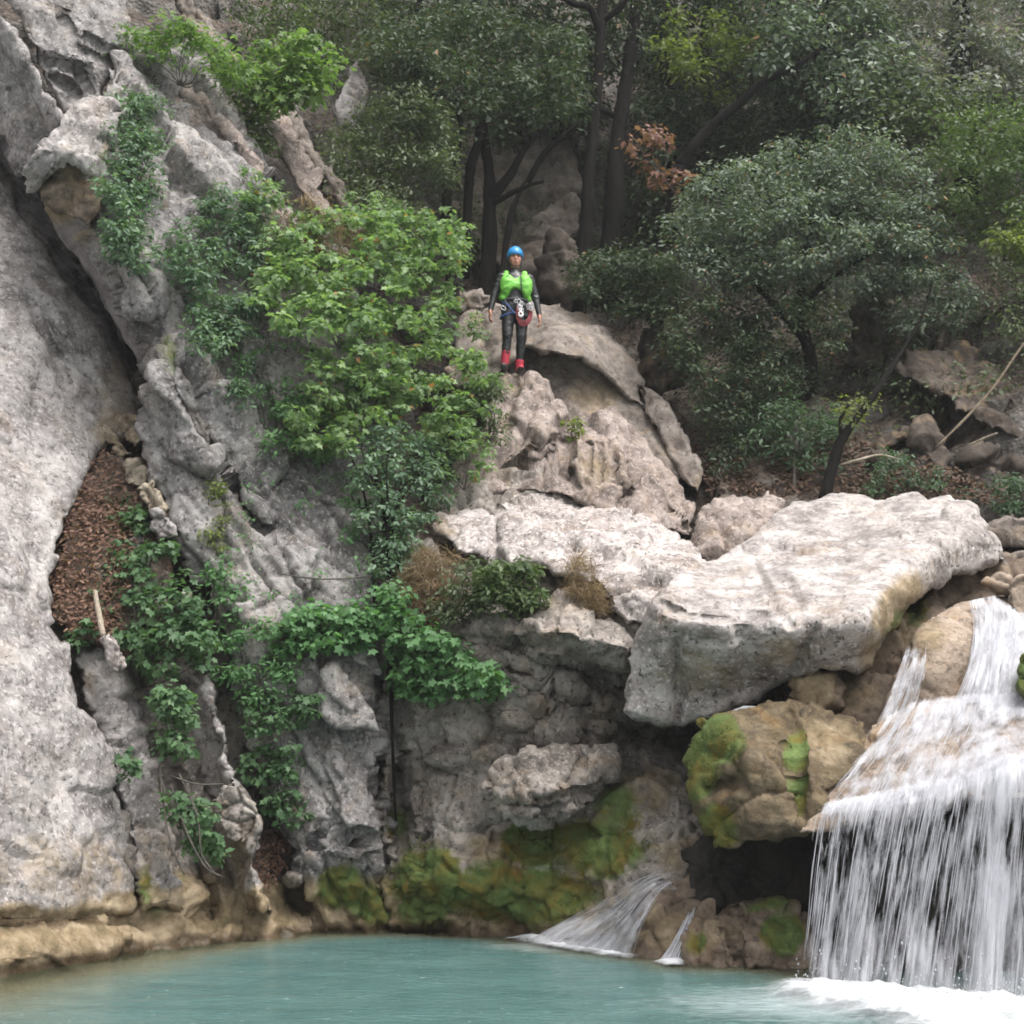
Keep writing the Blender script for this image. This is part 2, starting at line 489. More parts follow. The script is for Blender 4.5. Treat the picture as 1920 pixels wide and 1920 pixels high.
L_mid = leaf_mat('mid green leaf', (.035, .065, .022), (.115, .155, .065), .45, .35)
L_red = leaf_mat('dry russet leaf', (.12, .055, .04), (.27, .145, .11), .6, .3)
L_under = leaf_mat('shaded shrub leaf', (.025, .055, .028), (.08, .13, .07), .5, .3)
L_straw = leaf_mat('dry straw grass', (.13, .09, .055), (.27, .19, .115), .7, .3)
L_mossb = leaf_mat('moss tuft', (.06, .07, .014), (.12, .15, .045), .7, .3)

def bark_mat(name, a, b):
    t = NT(name); p = t.pos(); mp = t.n('ShaderNodeMapping'); t.l(p, mp.inputs[0]); mp.inputs['Scale'].default_value = (3, 3, .7)
    n = t.noise(mp.outputs[0], 5, 8, .7, .4)
    return t.fin(t.bsdf(Base_Color=t.ramp(n, [(.35, a), (.65, b)]), Roughness=.95, Specular_IOR_Level=.08, Normal=t.bump(n, .9, .05)))
B_dark = bark_mat('dark oak bark', (.004, .0038, .0035), (.016, .014, .013))
B_grey = bark_mat('grey bark', (.05, .045, .04), (.14, .125, .11))
B_pale = bark_mat('bleached dead wood', (.22, .18, .14), (.42, .36, .29))
def plain(name, col, rough=.5, metal=0, bump=0):
    t = NT(name); p = t.pos(); n = t.noise(p, 60, 4, .6)
    c = t.mix(t.rng(n, .3, .7, 0, .35), col, tuple(v * .7 for v in col))
    b = t.bsdf(Base_Color=c, Roughness=rough, Metallic=metal)
    if bump: t.l(t.bump(n, bump, .004), b.inputs['Normal'])
    return t.fin(b)

# ------------------------------------------------------------------ leaves, tubes
T_oval = (np.array([[0, 0, 0], [.32, -.23, .05], [.72, -.17, .03], [1, 0, -.06], [.72, .17, .03], [.32, .23, .05]], float), np.array([[0, 1, 2, 3], [0, 3, 4, 5]]))
T_lobe = (np.array([[.38, 0, -.02], [0, 0, 0], [.05, -.36, .03], [.34, -.25, .02], [.58, -.46, .0], [.66, -.17, 0], [1, 0, -.1], [.66, .17, 0], [.58, .46, 0], [.34, .25, .02], [.05, .36, .03]], float),
          np.array([[0, 1 + i, 1 + (i + 1) % 10] for i in range(10)]))
T_blade = (np.array([[0, -.022, 0], [0, .022, 0], [.55, .016, .08], [.55, -.016, .08], [1, 0, -.16]], float), [np.array([[0, 3, 2, 1]]), np.array([[3, 4, 2]])])

def frames(N, A):
    N = N / (np.linalg.norm(N, axis=1, keepdims=True) + 1e-9)
    A = A - (A * N).sum(1, keepdims=True) * N
    A = A / (np.linalg.norm(A, axis=1, keepdims=True) + 1e-9)
    return A, np.cross(N, A), N
def leaf_arrays(T, pos, N, A, size, tint):
    X, Yv, Z = frames(N, A)
    tv = T[0]; k = len(tv)
    V = pos[:, None, :] + size[:, None, None] * (tv[None, :, 0, None] * X[:, None] + tv[None, :, 1, None] * Yv[:, None] + tv[None, :, 2, None] * Z[:, None])
    off = (np.arange(len(pos)) * k)[:, None, None]
    fs = T[1] if isinstance(T[1], list) else [T[1]]
    Fs = [(f[None] + off).reshape(-1, f.shape[1]) for f in fs]
    tt = np.repeat(np.stack([tint[0], tint[1], tint[0]], -1), k, 0)
    return V.reshape(-1, 3), Fs, tt
def leaf_obj(name, T, pos, N, A, size, tint, mat, parent, kind=None):
    V, Fs, tt = leaf_arrays(T, pos, N, A, size, tint)
    o = obj(name, V, Fs, mat, parent, False, {'tint': tt})
    if kind: o['kind'] = kind
    return o

def sample_poly(poly, n, r):
    poly = np.asarray(poly, float); lo, hi = poly.min(0), poly.max(0); out = np.zeros((0, 2))
    while len(out) < n:
        q = lo + (hi - lo) * r.rand(n * 3, 2)
        out = np.concatenate([out, q[inside(poly, q[:, 0], q[:, 1])]])
    return out[:n]

def crown_pts(poly, Yf, thick, n_cl, per, rad, r, flat=.62, shell=.55, upb=.8, toward=.25, gap=0):
    """leaf positions in many separate clumps that fill a region through its depth"""
    q = sample_poly(rough(poly, r.randint(9999), 9, 40), n_cl, r)
    if gap:
        g = perlin(np.stack([q[:, 0] / 75, q[:, 1] / 55, np.full(len(q), r.rand() * 50)], -1), 3)
        q = q[g > -.32 + gap]
    Y0 = Yf(q[:, 0], q[:, 1]) + (r.rand(len(q)) - .5) * thick
    cen = unproj(q[:, 0], q[:, 1], Y0)
    m = len(cen)
    R_ = rad * (.55 + .9 * r.rand(m))
    cid = np.repeat(np.arange(m), per)
    d = r.randn(m * per, 3); d /= np.linalg.norm(d, axis=1, keepdims=True)
    rr = r.rand(m * per) ** shell
    off = d * rr[:, None] * R_[cid, None] * np.array([1, 1, flat])
    off[:, 2] -= .12 * (off[:, 0] ** 2 + off[:, 1] ** 2) / (rad + 1e-6)
    pos = cen[cid] + off
    N = d * .55 + np.array([0, -toward, upb]) + r.randn(m * per, 3) * .42
    A = d * np.array([1, 1, .3]) + r.randn(m * per, 3) * .6 + np.array([0, 0, -.35])
    ct = r.rand(m)
    tint = np.clip(.5 * ct[cid] ** 1.3 + .6 * r.rand(m * per) - .05, 0, 1), r.rand(m * per)
    return pos, N, A, tint, cen
def const(Y): return lambda a, b: np.full(len(np.ravel(a)), float(Y))

def tube(path, radii, seed=0, nseg=9, sub=5, wob=.25):
    """bent tapering limb along 3-D points (Catmull-Rom), bumpy, closed at both ends"""
    p = np.array(path, float); rr = np.interp(np.linspace(0, len(p) - 1, (len(p) - 1) * sub + 1), np.linspace(0, len(p) - 1, len(radii)), radii)
    q = np.vstack([2 * p[0] - p[1], p, 2 * p[-1] - p[-2]]); pts = []
    for i in range(1, len(q) - 2):
        for k in range(sub):
            t = k / sub
            pts.append(.5 * (2 * q[i] + (q[i + 1] - q[i - 1]) * t + (2 * q[i - 1] - 5 * q[i] + 4 * q[i + 1] - q[i + 2]) * t * t + (3 * q[i] - q[i - 1] - 3 * q[i + 1] + q[i + 2]) * t ** 3))
    pts.append(p[-1]); pts = np.array(pts)
    n = len(pts); T = np.gradient(pts, axis=0); T /= np.linalg.norm(T, axis=1, keepdims=True) + 1e-9
    ref = np.array([0, 1, 0.1]) if abs(T[0][1]) < .9 else np.array([1, 0, 0])
    U = np.cross(T, ref); U /= np.linalg.norm(U, axis=1, keepdims=True) + 1e-9
    Wv = np.cross(T, U)
    a = np.linspace(0, 2 * np.pi, nseg, endpoint=False)
    V = pts[:, None] + rr[:, None, None] * (np.cos(a)[None, :, None] * U[:, None] + np.sin(a)[None, :, None] * Wv[:, None])
    V = V.reshape(-1, 3)
    if wob:
        rrr = np.repeat(rr, nseg)
        dirv = V - np.repeat(pts, nseg, 0)
        V = V + dirv * (wob * fbm(V * 3.1, 3, seed))[:, None] + .5 * wob * (rrr * fbm(np.repeat(pts, nseg, 0) * 1.7, 2, seed + 4))[:, None]
    i = np.arange(n - 1)[:, None] * nseg; j = np.arange(nseg)[None]; j2 = (j + 1) % nseg
    Fq = np.stack([i + j, i + nseg + j, i + nseg + j2, i + j2], -1).reshape(-1, 4)
    V = np.vstack([V, pts[:1], pts[-1:]]); c0, c1 = len(V) - 2, len(V) - 1
    jj = np.arange(nseg); k2 = (jj + 1) % nseg
    Ft = np.concatenate([np.stack([jj, k2, np.full(nseg, c0)], -1), np.stack([(n - 1) * nseg + k2, (n - 1) * nseg + jj, np.full(nseg, c1)], -1)])
    return V, Fq, Ft
def join(parts):
    Vs = []; q = []; t = []; b = 0
    for V, Fq, Ft in parts:
        Vs.append(V); q.append(np.asarray(Fq) + b); t.append(np.asarray(Ft) + b); b += len(V)
    return np.concatenate(Vs), [np.concatenate(q), np.concatenate(t)]
def limb(path_px, radii, **kw):
    return tube([unproj(*p) for p in path_px], radii, **kw)

exec_order = []
# ================================================================== THE GORGE: hillside, cliffs, boulders
SURF = {}
def structure(name, *a, **k):
    o, s = rock(name, *a, **k); o['kind'] = 'structure'; return s
def boulder(name, label, outline, ctrl, mat, cat='boulder', group=None, **k):
    o, s = rock(name, outline, ctrl, mat, **k); tag(o, label, cat, group); return s

# forest slope behind everything
H0 = RBF([(-600, -600, 26), (300, -600, 29), (1100, -600, 38), (2500, -600, 42), (300, 0, 20.5), (650, 100, 21.5), (1000, 100, 25), (1500, 100, 28), (2300, 100, 27),
         (700, 400, 20.3), (1000, 400, 22), (1300, 400, 23), (1700, 400, 22.5), (2300, 400, 21), (900, 600, 19.9), (1300, 700, 19.2), (1600, 700, 19), (1950, 700, 17.8),
         (1350, 900, 17.2), (1600, 930, 16.6), (1900, 950, 15.6), (2400, 950, 14.6), (-600, 300, 21), (200, 500, 18.5), (700, 900, 18), (1500, 1200, 15), (2400, 1300, 13.5), (600, 1300, 17)])
H = lambda a, b: H0(a, b) + 1.6 * np.exp(-((np.ravel(a) - 1000) / 420.) ** 2 - ((np.ravel(b) - 620) / 330.) ** 2) + 1.0 * np.exp(-((np.ravel(a) - 560) / 260.) ** 2 - ((np.ravel(b) - 200) / 300.) ** 2) + .5
gx, gy = np.arange(-500, 2500, 9.), np.arange(-560, 1330, 9.)
GX, GY = np.meshgrid(gx, gy)
Yh = H(GX, GY)
Vh = unproj(GX.ravel(), GY.ravel(), Yh)
f_, g_ = facet(Vh * np.array([.8, .8, .9]) + .3 * np.stack([fbm(Vh, 2, 3 + k) for k in range(3)], -1), 4)
dz = .55 * fbm(Vh * .5, 4, 8) + .3 * f_ + .16 * fbm(Vh * 2.2, 4, 31)
Vh[:, 1] -= dz; Vh[:, 2] += .35 * dz
ny, nx = GX.shape
ii = (np.arange(ny - 1)[:, None] * nx + np.arange(nx - 1)[None]).ravel()
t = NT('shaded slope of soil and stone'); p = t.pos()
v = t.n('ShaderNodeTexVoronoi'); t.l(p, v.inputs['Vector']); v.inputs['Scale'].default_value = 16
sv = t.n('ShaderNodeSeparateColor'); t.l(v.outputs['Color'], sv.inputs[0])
lit = t.ramp(sv.outputs[0], [(.1, (.028, .02, .015)), (.5, (.06, .043, .033)), (.9, (.11, .085, .065))])  # soil and stone tones lowered to stand in for deep woodland shade
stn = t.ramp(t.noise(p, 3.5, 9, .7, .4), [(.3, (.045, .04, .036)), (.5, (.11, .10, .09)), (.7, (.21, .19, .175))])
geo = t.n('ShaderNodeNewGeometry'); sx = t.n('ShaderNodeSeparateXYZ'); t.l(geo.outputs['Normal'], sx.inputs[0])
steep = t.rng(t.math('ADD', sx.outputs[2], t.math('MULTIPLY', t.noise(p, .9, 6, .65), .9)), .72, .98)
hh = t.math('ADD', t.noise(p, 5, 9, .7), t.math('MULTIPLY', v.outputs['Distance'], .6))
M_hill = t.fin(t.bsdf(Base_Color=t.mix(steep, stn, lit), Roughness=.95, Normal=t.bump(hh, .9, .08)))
hill = obj('hillside', Vh, np.stack([ii, ii + nx, ii + nx + 1, ii + 1], -1), M_hill)
hill['kind'] = 'structure'

# ground sheet: bed of the gorge that carries on to the horizon under pool and slopes
gs = 240.
n = 60
ax = np.linspace(-gs, gs, n); X, Yg = np.meshgrid(ax, ax)
Zg = -1.5 + .3 * fbm(np.stack([X.ravel(), Yg.ravel(), 0 * X.ravel()], -1) * .05, 3, 2)
ii = (np.arange(n - 1)[:, None] * n + np.arange(n - 1)[None]).ravel()
g = obj('ground', np.stack([X.ravel(), Yg.ravel(), Zg], -1), np.stack([ii, ii + 1, ii + n + 1, ii + n], -1), M_floor)
g['kind'] = 'structure'

# gully floor between the left slab and the central cliff
SURF['gully'] = structure('gully_ground', [(40, 700), (270, 690), (330, 900), (430, 1100), (600, 1300), (660, 1800), (560, 1860), (60, 1860), (60, 1300)],
    [(200, 760, 16.2), (180, 900, 15.6), (180, 1100, 14.9), (230, 1300, 14.4), (330, 1500, 14.2), (350, 1700, 13.9), (560, 1650, 14.9), (560, 1780, 14.5), (300, 1820, 13.3), (480, 1300, 15.2)],
    M_rough, thick=2.5, edge=30, seed=61, big=.12, fac=.1, fsc=2.5, fine=.05, pit=.06, wl=True, step=5,
    masks=[(1, 350, 1690, 200, 70, .75), (2, 430, 1640, 90, 60, .6), (0, 300, 1660, 60, 70, .5), (1, 560, 1700, 70, 60, .6)],
    carve=[([(300, 1400), (330, 1560), (400, 1720)], 18, .35), ([(490, 1450), (520, 1560), (570, 1680)], 22, .5)])

# left slab: smooth pale slab rising out of the pool
SURF['left'] = structure('cliff', [(-420, -500), (-100, 60), (0, 235), (100, 420), (200, 585), (285, 715), (262, 770), (245, 805), (190, 850), (150, 905), (120, 965), (106, 1060), (96, 1100),
     (110, 1180), (135, 1230), (150, 1300), (185, 1400), (215, 1470), (236, 1560), (243, 1640), (262, 1720), (300, 1780), (330, 1850), (250, 2030), (-420, 2100)],
    [(0, 1835, 11.6), (240, 1790, 13.2), (-300, 1900, 9.5), (230, 1560, 13.45), (0, 1500, 12.15), (-300, 1400, 10.6), (130, 1200, 13.5), (0, 1100, 13.0), (100, 950, 14.2), (0, 800, 14.2),
     (200, 780, 15.4), (200, 640, 15.9), (100, 600, 15.2), (0, 450, 15.6), (100, 450, 16.3), (0, 270, 16.8), (-300, 400, 14.0), (-300, -300, 18)],
    M_slab, thick=3, edge=26, seed=11, big=.07, fac=.05, fsc=1.1, fine=.035, pit=.025, crack=.02, wl=True, step=4.5, jag=3, rot=-35, fan=(.6, 1, 1.6), lump=.075, lsc=4.5, lumpm=(120, 1610, 190, 110),
    carve=[([(-60, 150), (20, 300), (120, 470), (215, 620), (280, 715)], 20, 1.2), ([(-200, 1725), (0, 1738), (130, 1728), (270, 1722)], 13, .16), ([(60, 850), (110, 960), (60, 1100)], 10, .05), ([(60, 560), (130, 720)], 6, .10), ([(0, 440), (90, 640), (200, 760)], 8, .06)],
    bumps=[(60, 1790, 400, 28, -6, .16), (120, 1640, 120, 60, -30, .10), (40, 1400, 110, 180, 15, .12)],
    masks=[(1, 230, 720, 80, 90, .42), (1, 210, 800, 50, 60, .5), (2, 100, 1732, 260, 15, .9), (1, 120, 1630, 200, 100, .40), (1, 170, 1250, 30, 200, .40, -12), (2, 120, 560, 60, 190, .38, -38)])

# overhanging slabs at the top left
SURF['topleft'] = structure('cliff', [(-300, -400), (225, -300), (240, -40), (240, 60), (226, 125), (205, 190), (150, 222), (112, 215), (70, 120), (40, 60), (20, 20), (-60, -40)],
    [(40, 20, 15.6), (200, 0, 16.2), (130, 190, 15.6), (220, 100, 16.0), (140, 90, 15.55), (-200, -300, 15.5), (200, -300, 17.2)],
    M_grey, thick=2.5, edge=24, seed=21, big=.05, fac=.10, fsc=1.2, fine=.045, pit=.035, crack=.05, rot=30, fan=(1.5, 1, .8),
    carve=[([(120, 30), (150, 90), (230, 120)], 8, .15), ([(60, 110), (150, 130), (170, 190)], 8, .14)])
SURF['edge'] = structure('cliff', [(-300, -250), (-60, -60), (0, 28), (28, 55), (60, 118), (100, 185), (125, 228), (88, 252), (62, 300), (36, 335), (10, 275), (-80, 110), (-300, -100)],
    [(0, 50, 15.1), (60, 140, 15.0), (105, 225, 14.95), (0, 130, 15.3), (40, 250, 15.5), (-200, -80, 15.3), (30, 320, 15.8)],
    M_slab, thick=1.8, edge=16, seed=22, big=.05, fac=.05, fsc=1.6, fine=.02, pit=.03, rot=60,
    carve=[([(-40, 60), (30, 160), (80, 250)], 16, .22)])

# central cliff with its undercut nose
SURF['mid'] = structure('cliff', [(140, 395), (172, 330), (190, 250), (165, 215), (205, 130), (236, 60), (300, 80), (350, 60), (430, 190), (500, 310), (560, 400), (640, 470), (720, 600), (740, 760), (728, 1000), (738, 1200),
     (732, 1400), (742, 1600), (735, 1790), (600, 1800), (588, 1720), (560, 1660), (532, 1580), (500, 1490), (455, 1350), (405, 1190), (346, 1050), (318, 960), (288, 900), (264, 810), (268, 740), (276, 690), (244, 612), (198, 528), (152, 440)],
    [(40, 320, 14.5), (110, 260, 14.35), (180, 230, 14.9), (190, 330, 14.7), (140, 400, 14.65), (200, 480, 14.65), (245, 580, 14.7), (285, 690, 14.75), (130, 450, 15.2), (200, 565, 15.3), (265, 680, 15.3), (240, 300, 15.0),
     (300, 130, 16.4), (400, 220, 16.6), (470, 330, 16.5), (400, 450, 15.7), (550, 450, 16.6), (350, 600, 15.0), (300, 800, 14.6), (420, 850, 14.75), (600, 700, 15.9), (700, 750, 16.2), (450, 1050, 14.6), (600, 1050, 14.75), (720, 1000, 15.3),
     (500, 1300, 14.4), (650, 1300, 14.35), (720, 1400, 14.8), (560, 1500, 14.5), (650, 1550, 14.3), (620, 1745, 14.75), (720, 1745, 14.95)],
    M_grey, thick=3, edge=30, seed=12, big=.09, fac=.16, fsc=1.5, fine=.05, pit=.045, crack=.08, wl=True, step=4.5, rot=-58, fan=(.6, 1, 1.5),
    carve=[([(385, 840), (430, 910), (500, 1000)], 8, .22), ([(330, 480), (345, 540)], 12, .3), ([(420, 640), (440, 740), (520, 800)], 18, .22), ([(560, 930), (620, 960), (700, 900)], 22, .22), ([(90, 320), (130, 360), (140, 390)], 26, .45),
           ([(150, 405), (230, 560), (288, 700)], 7, -.12), ([(720, 1000), (728, 1250), (738, 1500), (738, 1700)], 12, .35), ([(540, 1200), (660, 1260), (730, 1290)], 12, .18), ([(590, 1580), (640, 1560), (730, 1575)], 9, .14)],
    bumps=[(375, 270, 60, 90, -30, .25), (360, 230, 22, 26, 0, -.18), (640, 1430, 60, 120, 5, .12), (470, 1180, 50, 120, -15, .15)],
    masks=[(1, 115, 345, 60, 55, .75), (1, 150, 420, 35, 60, .5), (1, 225, 260, 40, 90, .34), (1, 660, 1270, 90, 60, .3), (0, 640, 1670, 60, 50, .75), (0, 320, 660, 20, 60, .45), (1, 520, 400, 60, 110, .35), (2, 560, 980, 110, 60, .3), (2, 300, 480, 60, 90, .35),
           (0, 700, 1700, 60, 50, .7)])

SURF['strip'] = structure('cliff', [(70, 352), (110, 360), (150, 385), (172, 420), (222, 515), (270, 600), (302, 690), (285, 712), (272, 700), (235, 640), (196, 572), (155, 505), (116, 450), (84, 395)],
    [(100, 380, 15.0), (165, 420, 14.95), (130, 465, 15.4), (215, 520, 15.0), (190, 565, 15.5), (262, 600, 15.05), (300, 690, 15.1), (270, 690, 15.4)],
    M_smooth, thick=1.6, edge=7, seed=28, big=.03, fac=.015, fsc=1.4, fine=.008, pit=.004, crack=.01, rot=-58, jag=2.5, step=3.5, masks=[(1, 110, 390, 50, 45, .6)])
SURF['nose'] = structure('cliff', [(30, 325), (48, 280), (112, 226), (165, 186), (215, 190), (222, 270), (205, 340), (175, 395), (150, 388), (160, 330), (128, 306), (104, 330), (92, 352), (62, 366)],
    [(40, 320, 14.35), (80, 280, 14.2), (160, 210, 14.6), (120, 290, 14.15), (70, 345, 14.5), (200, 250, 14.6), (180, 350, 14.55)],
    M_slab, thick=1.2, edge=20, seed=29, big=.05, fac=.09, fsc=2.2, fine=.03, pit=.03, jag=3, masks=[(1, 205, 290, 25, 60, .45), (1, 120, 270, 30, 20, .4)])
SURF['nosepit'] = structure('cliff', [(64, 352), (90, 312), (128, 285), (185, 310), (190, 400), (165, 430), (110, 405), (80, 378)], [(100, 350, 14.55), (150, 340, 14.5), (140, 400, 14.5)], M_wet, thick=.9, edge=10, seed=30, big=.04, fac=.08, fsc=3, fine=.03, masks=[(1, 130, 330, 40, 30, .5)], jag=2)

# fins of rock leaning out of the slope, top centre left
SURF['fin1'] = structure('rock_ridge', [(270, 95), (300, 90), (345, 150), (400, 190), (440, 240), (485, 310), (520, 380), (560, 430), (620, 500), (560, 520), (480, 470), (420, 380), (350, 330), (300, 260), (290, 160)],
    [(290, 110, 16.9), (380, 190, 16.5), (470, 320, 16.25), (560, 470, 16.3), (330, 260, 16.4), (420, 370, 16.1)],
    M_warm, thick=1.2, edge=26, seed=23, big=.08, fac=.12, fsc=1.8, fine=.04, pit=.05, rot=-58, fan=(.5, 1, 1.6),
    carve=[([(300, 130), (400, 250), (470, 350)], 10, .14)], bumps=[(362, 275, 20, 24, 0, -.22), (395, 300, 16, 14, 0, -.12)])
SURF['fin2'] = structure('rock_ridge', [(485, 175), (500, 168), (530, 205), (555, 270), (590, 320), (620, 370), (650, 410), (640, 425), (600, 400), (560, 350), (525, 290), (500, 230)],
    [(495, 180, 18.2), (560, 290, 17.8), (640, 415, 17.4)], M_warm, thick=.8, edge=12, seed=24, big=.05, fac=.1, fsc=2.2, rot=-58, fan=(.5, 1, 1.6), jag=2.5)
SURF['fin3'] = structure('rock_ridge', [(522, 205), (540, 195), (585, 265), (640, 345), (690, 430), (670, 440), (620, 375), (570, 300)],
    [(530, 205, 18.6), (600, 300, 18.3), (680, 430, 17.9)], M_back, thick=.8, edge=14, seed=25, big=.05, fac=.1, fsc=2.2, rot=-58, fan=(.5, 1, 1.6), jag=2.5)
SURF['fin4'] = structure('rock_ridge', [(300, -40), (330, -60), (380, 20), (430, 90), (500, 170), (480, 185), (420, 130), (350, 60)],
    [(320, -40, 18.6), (400, 70, 18.4), (490, 175, 18.2)], M_back, thick=.8, edge=14, seed=26, big=.05, fac=.12, fsc=2., rot=-58, fan=(.5, 1, 1.6), jag=3)
boulder('pointed_rock', 'grey pointed rock standing in the shaded bushes above the leaning ridges', [(625, 200), (640, 150), (668, 108), (682, 118), (700, 160), (705, 215), (670, 250), (635, 240)],
    [(660, 120, 20.0), (640, 220, 19.7), (700, 200, 20.1)], M_grey, cat='rock', thick=1, edge=14, seed=27, big=.05, fac=.12, fsc=1.8, fine=.03, jag=2.5)

# wall under the boulders, mossy towards the pool
SURF['wall'] = structure('cliff', [(705, 960), (800, 1020), (880, 1040), (1000, 1010), (1150, 1090), (1260, 1200), (1340, 1330), (1420, 1400), (1440, 1560), (1600, 1580), (1640, 1700), (1560, 1830), (1330, 1830), (1180, 1812), (1050, 1800), (900, 1790), (720, 1790), (712, 1400)],
    [(740, 1745, 14.9), (950, 1755, 14.55), (1150, 1765, 13.9), (1300, 1800, 13.2), (800, 1300, 14.75), (1000, 1230, 14.5), (1050, 1390, 14.75), (800, 1100, 15.2), (760, 1500, 14.85), (870, 1640, 14.35), (1050, 1660, 14.15), (1000, 1560, 14.35), (1160, 1560, 14.0),
     (1250, 1500, 14.1), (1230, 1400, 14.9), (1330, 1390, 15.0), (1150, 1200, 14.9), (1290, 1600, 13.5), (1420, 1650, 13.9), (1550, 1700, 13.6)],
    M_rough, thick=2.5, edge=26, seed=13, big=.14, fac=.13, fsc=2.1, fine=.05, pit=.06, lump=.10, lsc=2.6, lumpm=(960, 1310, 330, 170), wl=True, step=4.5,
    carve=[([(738, 1000), (742, 1180), (744, 1400), (750, 1580)], 12, .5), ([(855, 1240), (960, 1260), (1080, 1310), (1200, 1370)], 11, .22), ([(790, 1490), (795, 1560), (770, 1600)], 7, .15), ([(1180, 1388), (1290, 1380), (1380, 1380)], 26, .5), ([(930, 1570), (1020, 1590), (1100, 1560)], 12, .15),
           ([(690, 1748), (800, 1752), (840, 1748)], 7, .3)],
    bumps=[(895, 1255, 40, 30, 20, .3), (985, 1285, 46, 32, 20, .38), (1062, 1300, 46, 32, 20, .36), (1130, 1330, 40, 28, 20, .3), (960, 1350, 30, 22, 0, .2), (1040, 1370, 30, 20, 0, .2), (790, 1340, 40, 40, 0, .15), (640, 1500, 40, 60, 0, .1), (900, 1690, 130, 60, 0, .14), (800, 1660, 70, 70, 0, .12)],
    masks=[(0, 800, 1660, 80, 90, .95), (0, 960, 1680, 170, 70, .85), (0, 1000, 1580, 70, 60, .8), (0, 1120, 1590, 110, 70, .72), (1, 930, 1600, 90, 50, .6), (0, 1160, 1520, 60, 60, .6), (1, 1200, 1480, 110, 60, .5), (2, 1330, 1400, 130, 60, .7),
           (1, 1100, 1690, 160, 60, .42), (2, 1420, 1650, 140, 90, 1), (1, 1280, 1600, 90, 60, .5), (2, 1290, 1600, 80, 60, .4), (0, 745, 1540, 20, 50, .6), (2, 900, 1752, 200, 10, .5)])

boulder('jutting_rock', 'grey block of rock jutting from the wall above the mossy slope', [(905, 1475), (938, 1432), (1010, 1403), (1090, 1397), (1150, 1400), (1170, 1425), (1162, 1455), (1125, 1480), (1100, 1520), (1065, 1540), (1040, 1562), (1000, 1560), (960, 1535), (918, 1505)],
    [(930, 1460, 13.75), (1010, 1420, 13.9), (1020, 1495, 13.45), (1120, 1430, 14.0), (1040, 1550, 13.85), (1150, 1430, 14.1), (950, 1510, 13.7)], M_rough, cat='rock', thick=1.2, edge=22, seed=31, big=.07, fac=.12, fsc=1.7, fine=.03, pit=.03,
    carve=[([(950, 1508), (1030, 1520), (1110, 1490)], 8, .16), ([(1085, 1400), (1095, 1440)], 6, .12)])

boulder('boulder', 'long pale boulder with a weathered top lying left of the flat boulder', [(808, 968), (850, 950), (900, 945), (936, 916), (1000, 906), (1080, 916), (1170, 950), (1250, 978), (1300, 1012), (1330, 1055), (1310, 1090), (1250, 1115), (1230, 1155), (1208, 1178), (1140, 1152), (1118, 1102), (1080, 1078), (1040, 1080), (1000, 1055), (930, 1052), (850, 1032), (815, 1002)],
    [(820, 975, 15.6), (940, 930, 16.0), (1080, 930, 16.1), (1280, 1010, 15.5), (900, 1030, 14.9), (1000, 1040, 14.7), (1100, 1050, 14.3), (1200, 1120, 13.9), (1050, 980, 15.2), (1180, 1040, 14.5), (1290, 1060, 14.4), (1180, 1160, 13.95)],
    M_white, thick=1.8, edge=30, seed=14, big=.06, fac=.085, fsc=1.5, fine=.035, pit=.03, crack=.05, rot=-20,
    carve=[([(928, 950), (932, 1000), (928, 1048)], 7, .16), ([(1000, 960), (1100, 990), (1190, 985)], 8, .1), ([(1090, 1000), (1060, 1060)], 16, .12), ([(935, 950), (1000, 985)], 6, .08)],
    masks=[(1, 1080, 1040, 30, 40, .35), (1, 830, 990, 40, 30, .4)])
boulder('boulder', 'rough overhanging rock with a dark hollow under it below the dry grass', [(845, 1190), (870, 1150), (960, 1145), (1005, 1108), (1050, 1098), (1112, 1118), (1150, 1140), (1205, 1172), (1200, 1270), (1165, 1285), (1120, 1280), (1060, 1245), (960, 1225), (900, 1215)],
    [(870, 1180, 14.5), (1000, 1130, 14.2), (1060, 1110, 14.2), (1150, 1160, 14.0), (1010, 1190, 13.65), (1100, 1200, 13.55), (1180, 1230, 13.9), (1120, 1275, 14.5), (960, 1220, 14.4), (1195, 1270, 14.6)],
    M_rough, thick=1.4, edge=30, seed=32, big=.07, fac=.09, fsc=2.0, fine=.04, pit=.05, lump=.06, lsc=3,
    carve=[([(960, 1215), (1060, 1215), (1130, 1265)], 16, .3), ([(1140, 1150), (1200, 1200)], 12, .25)])

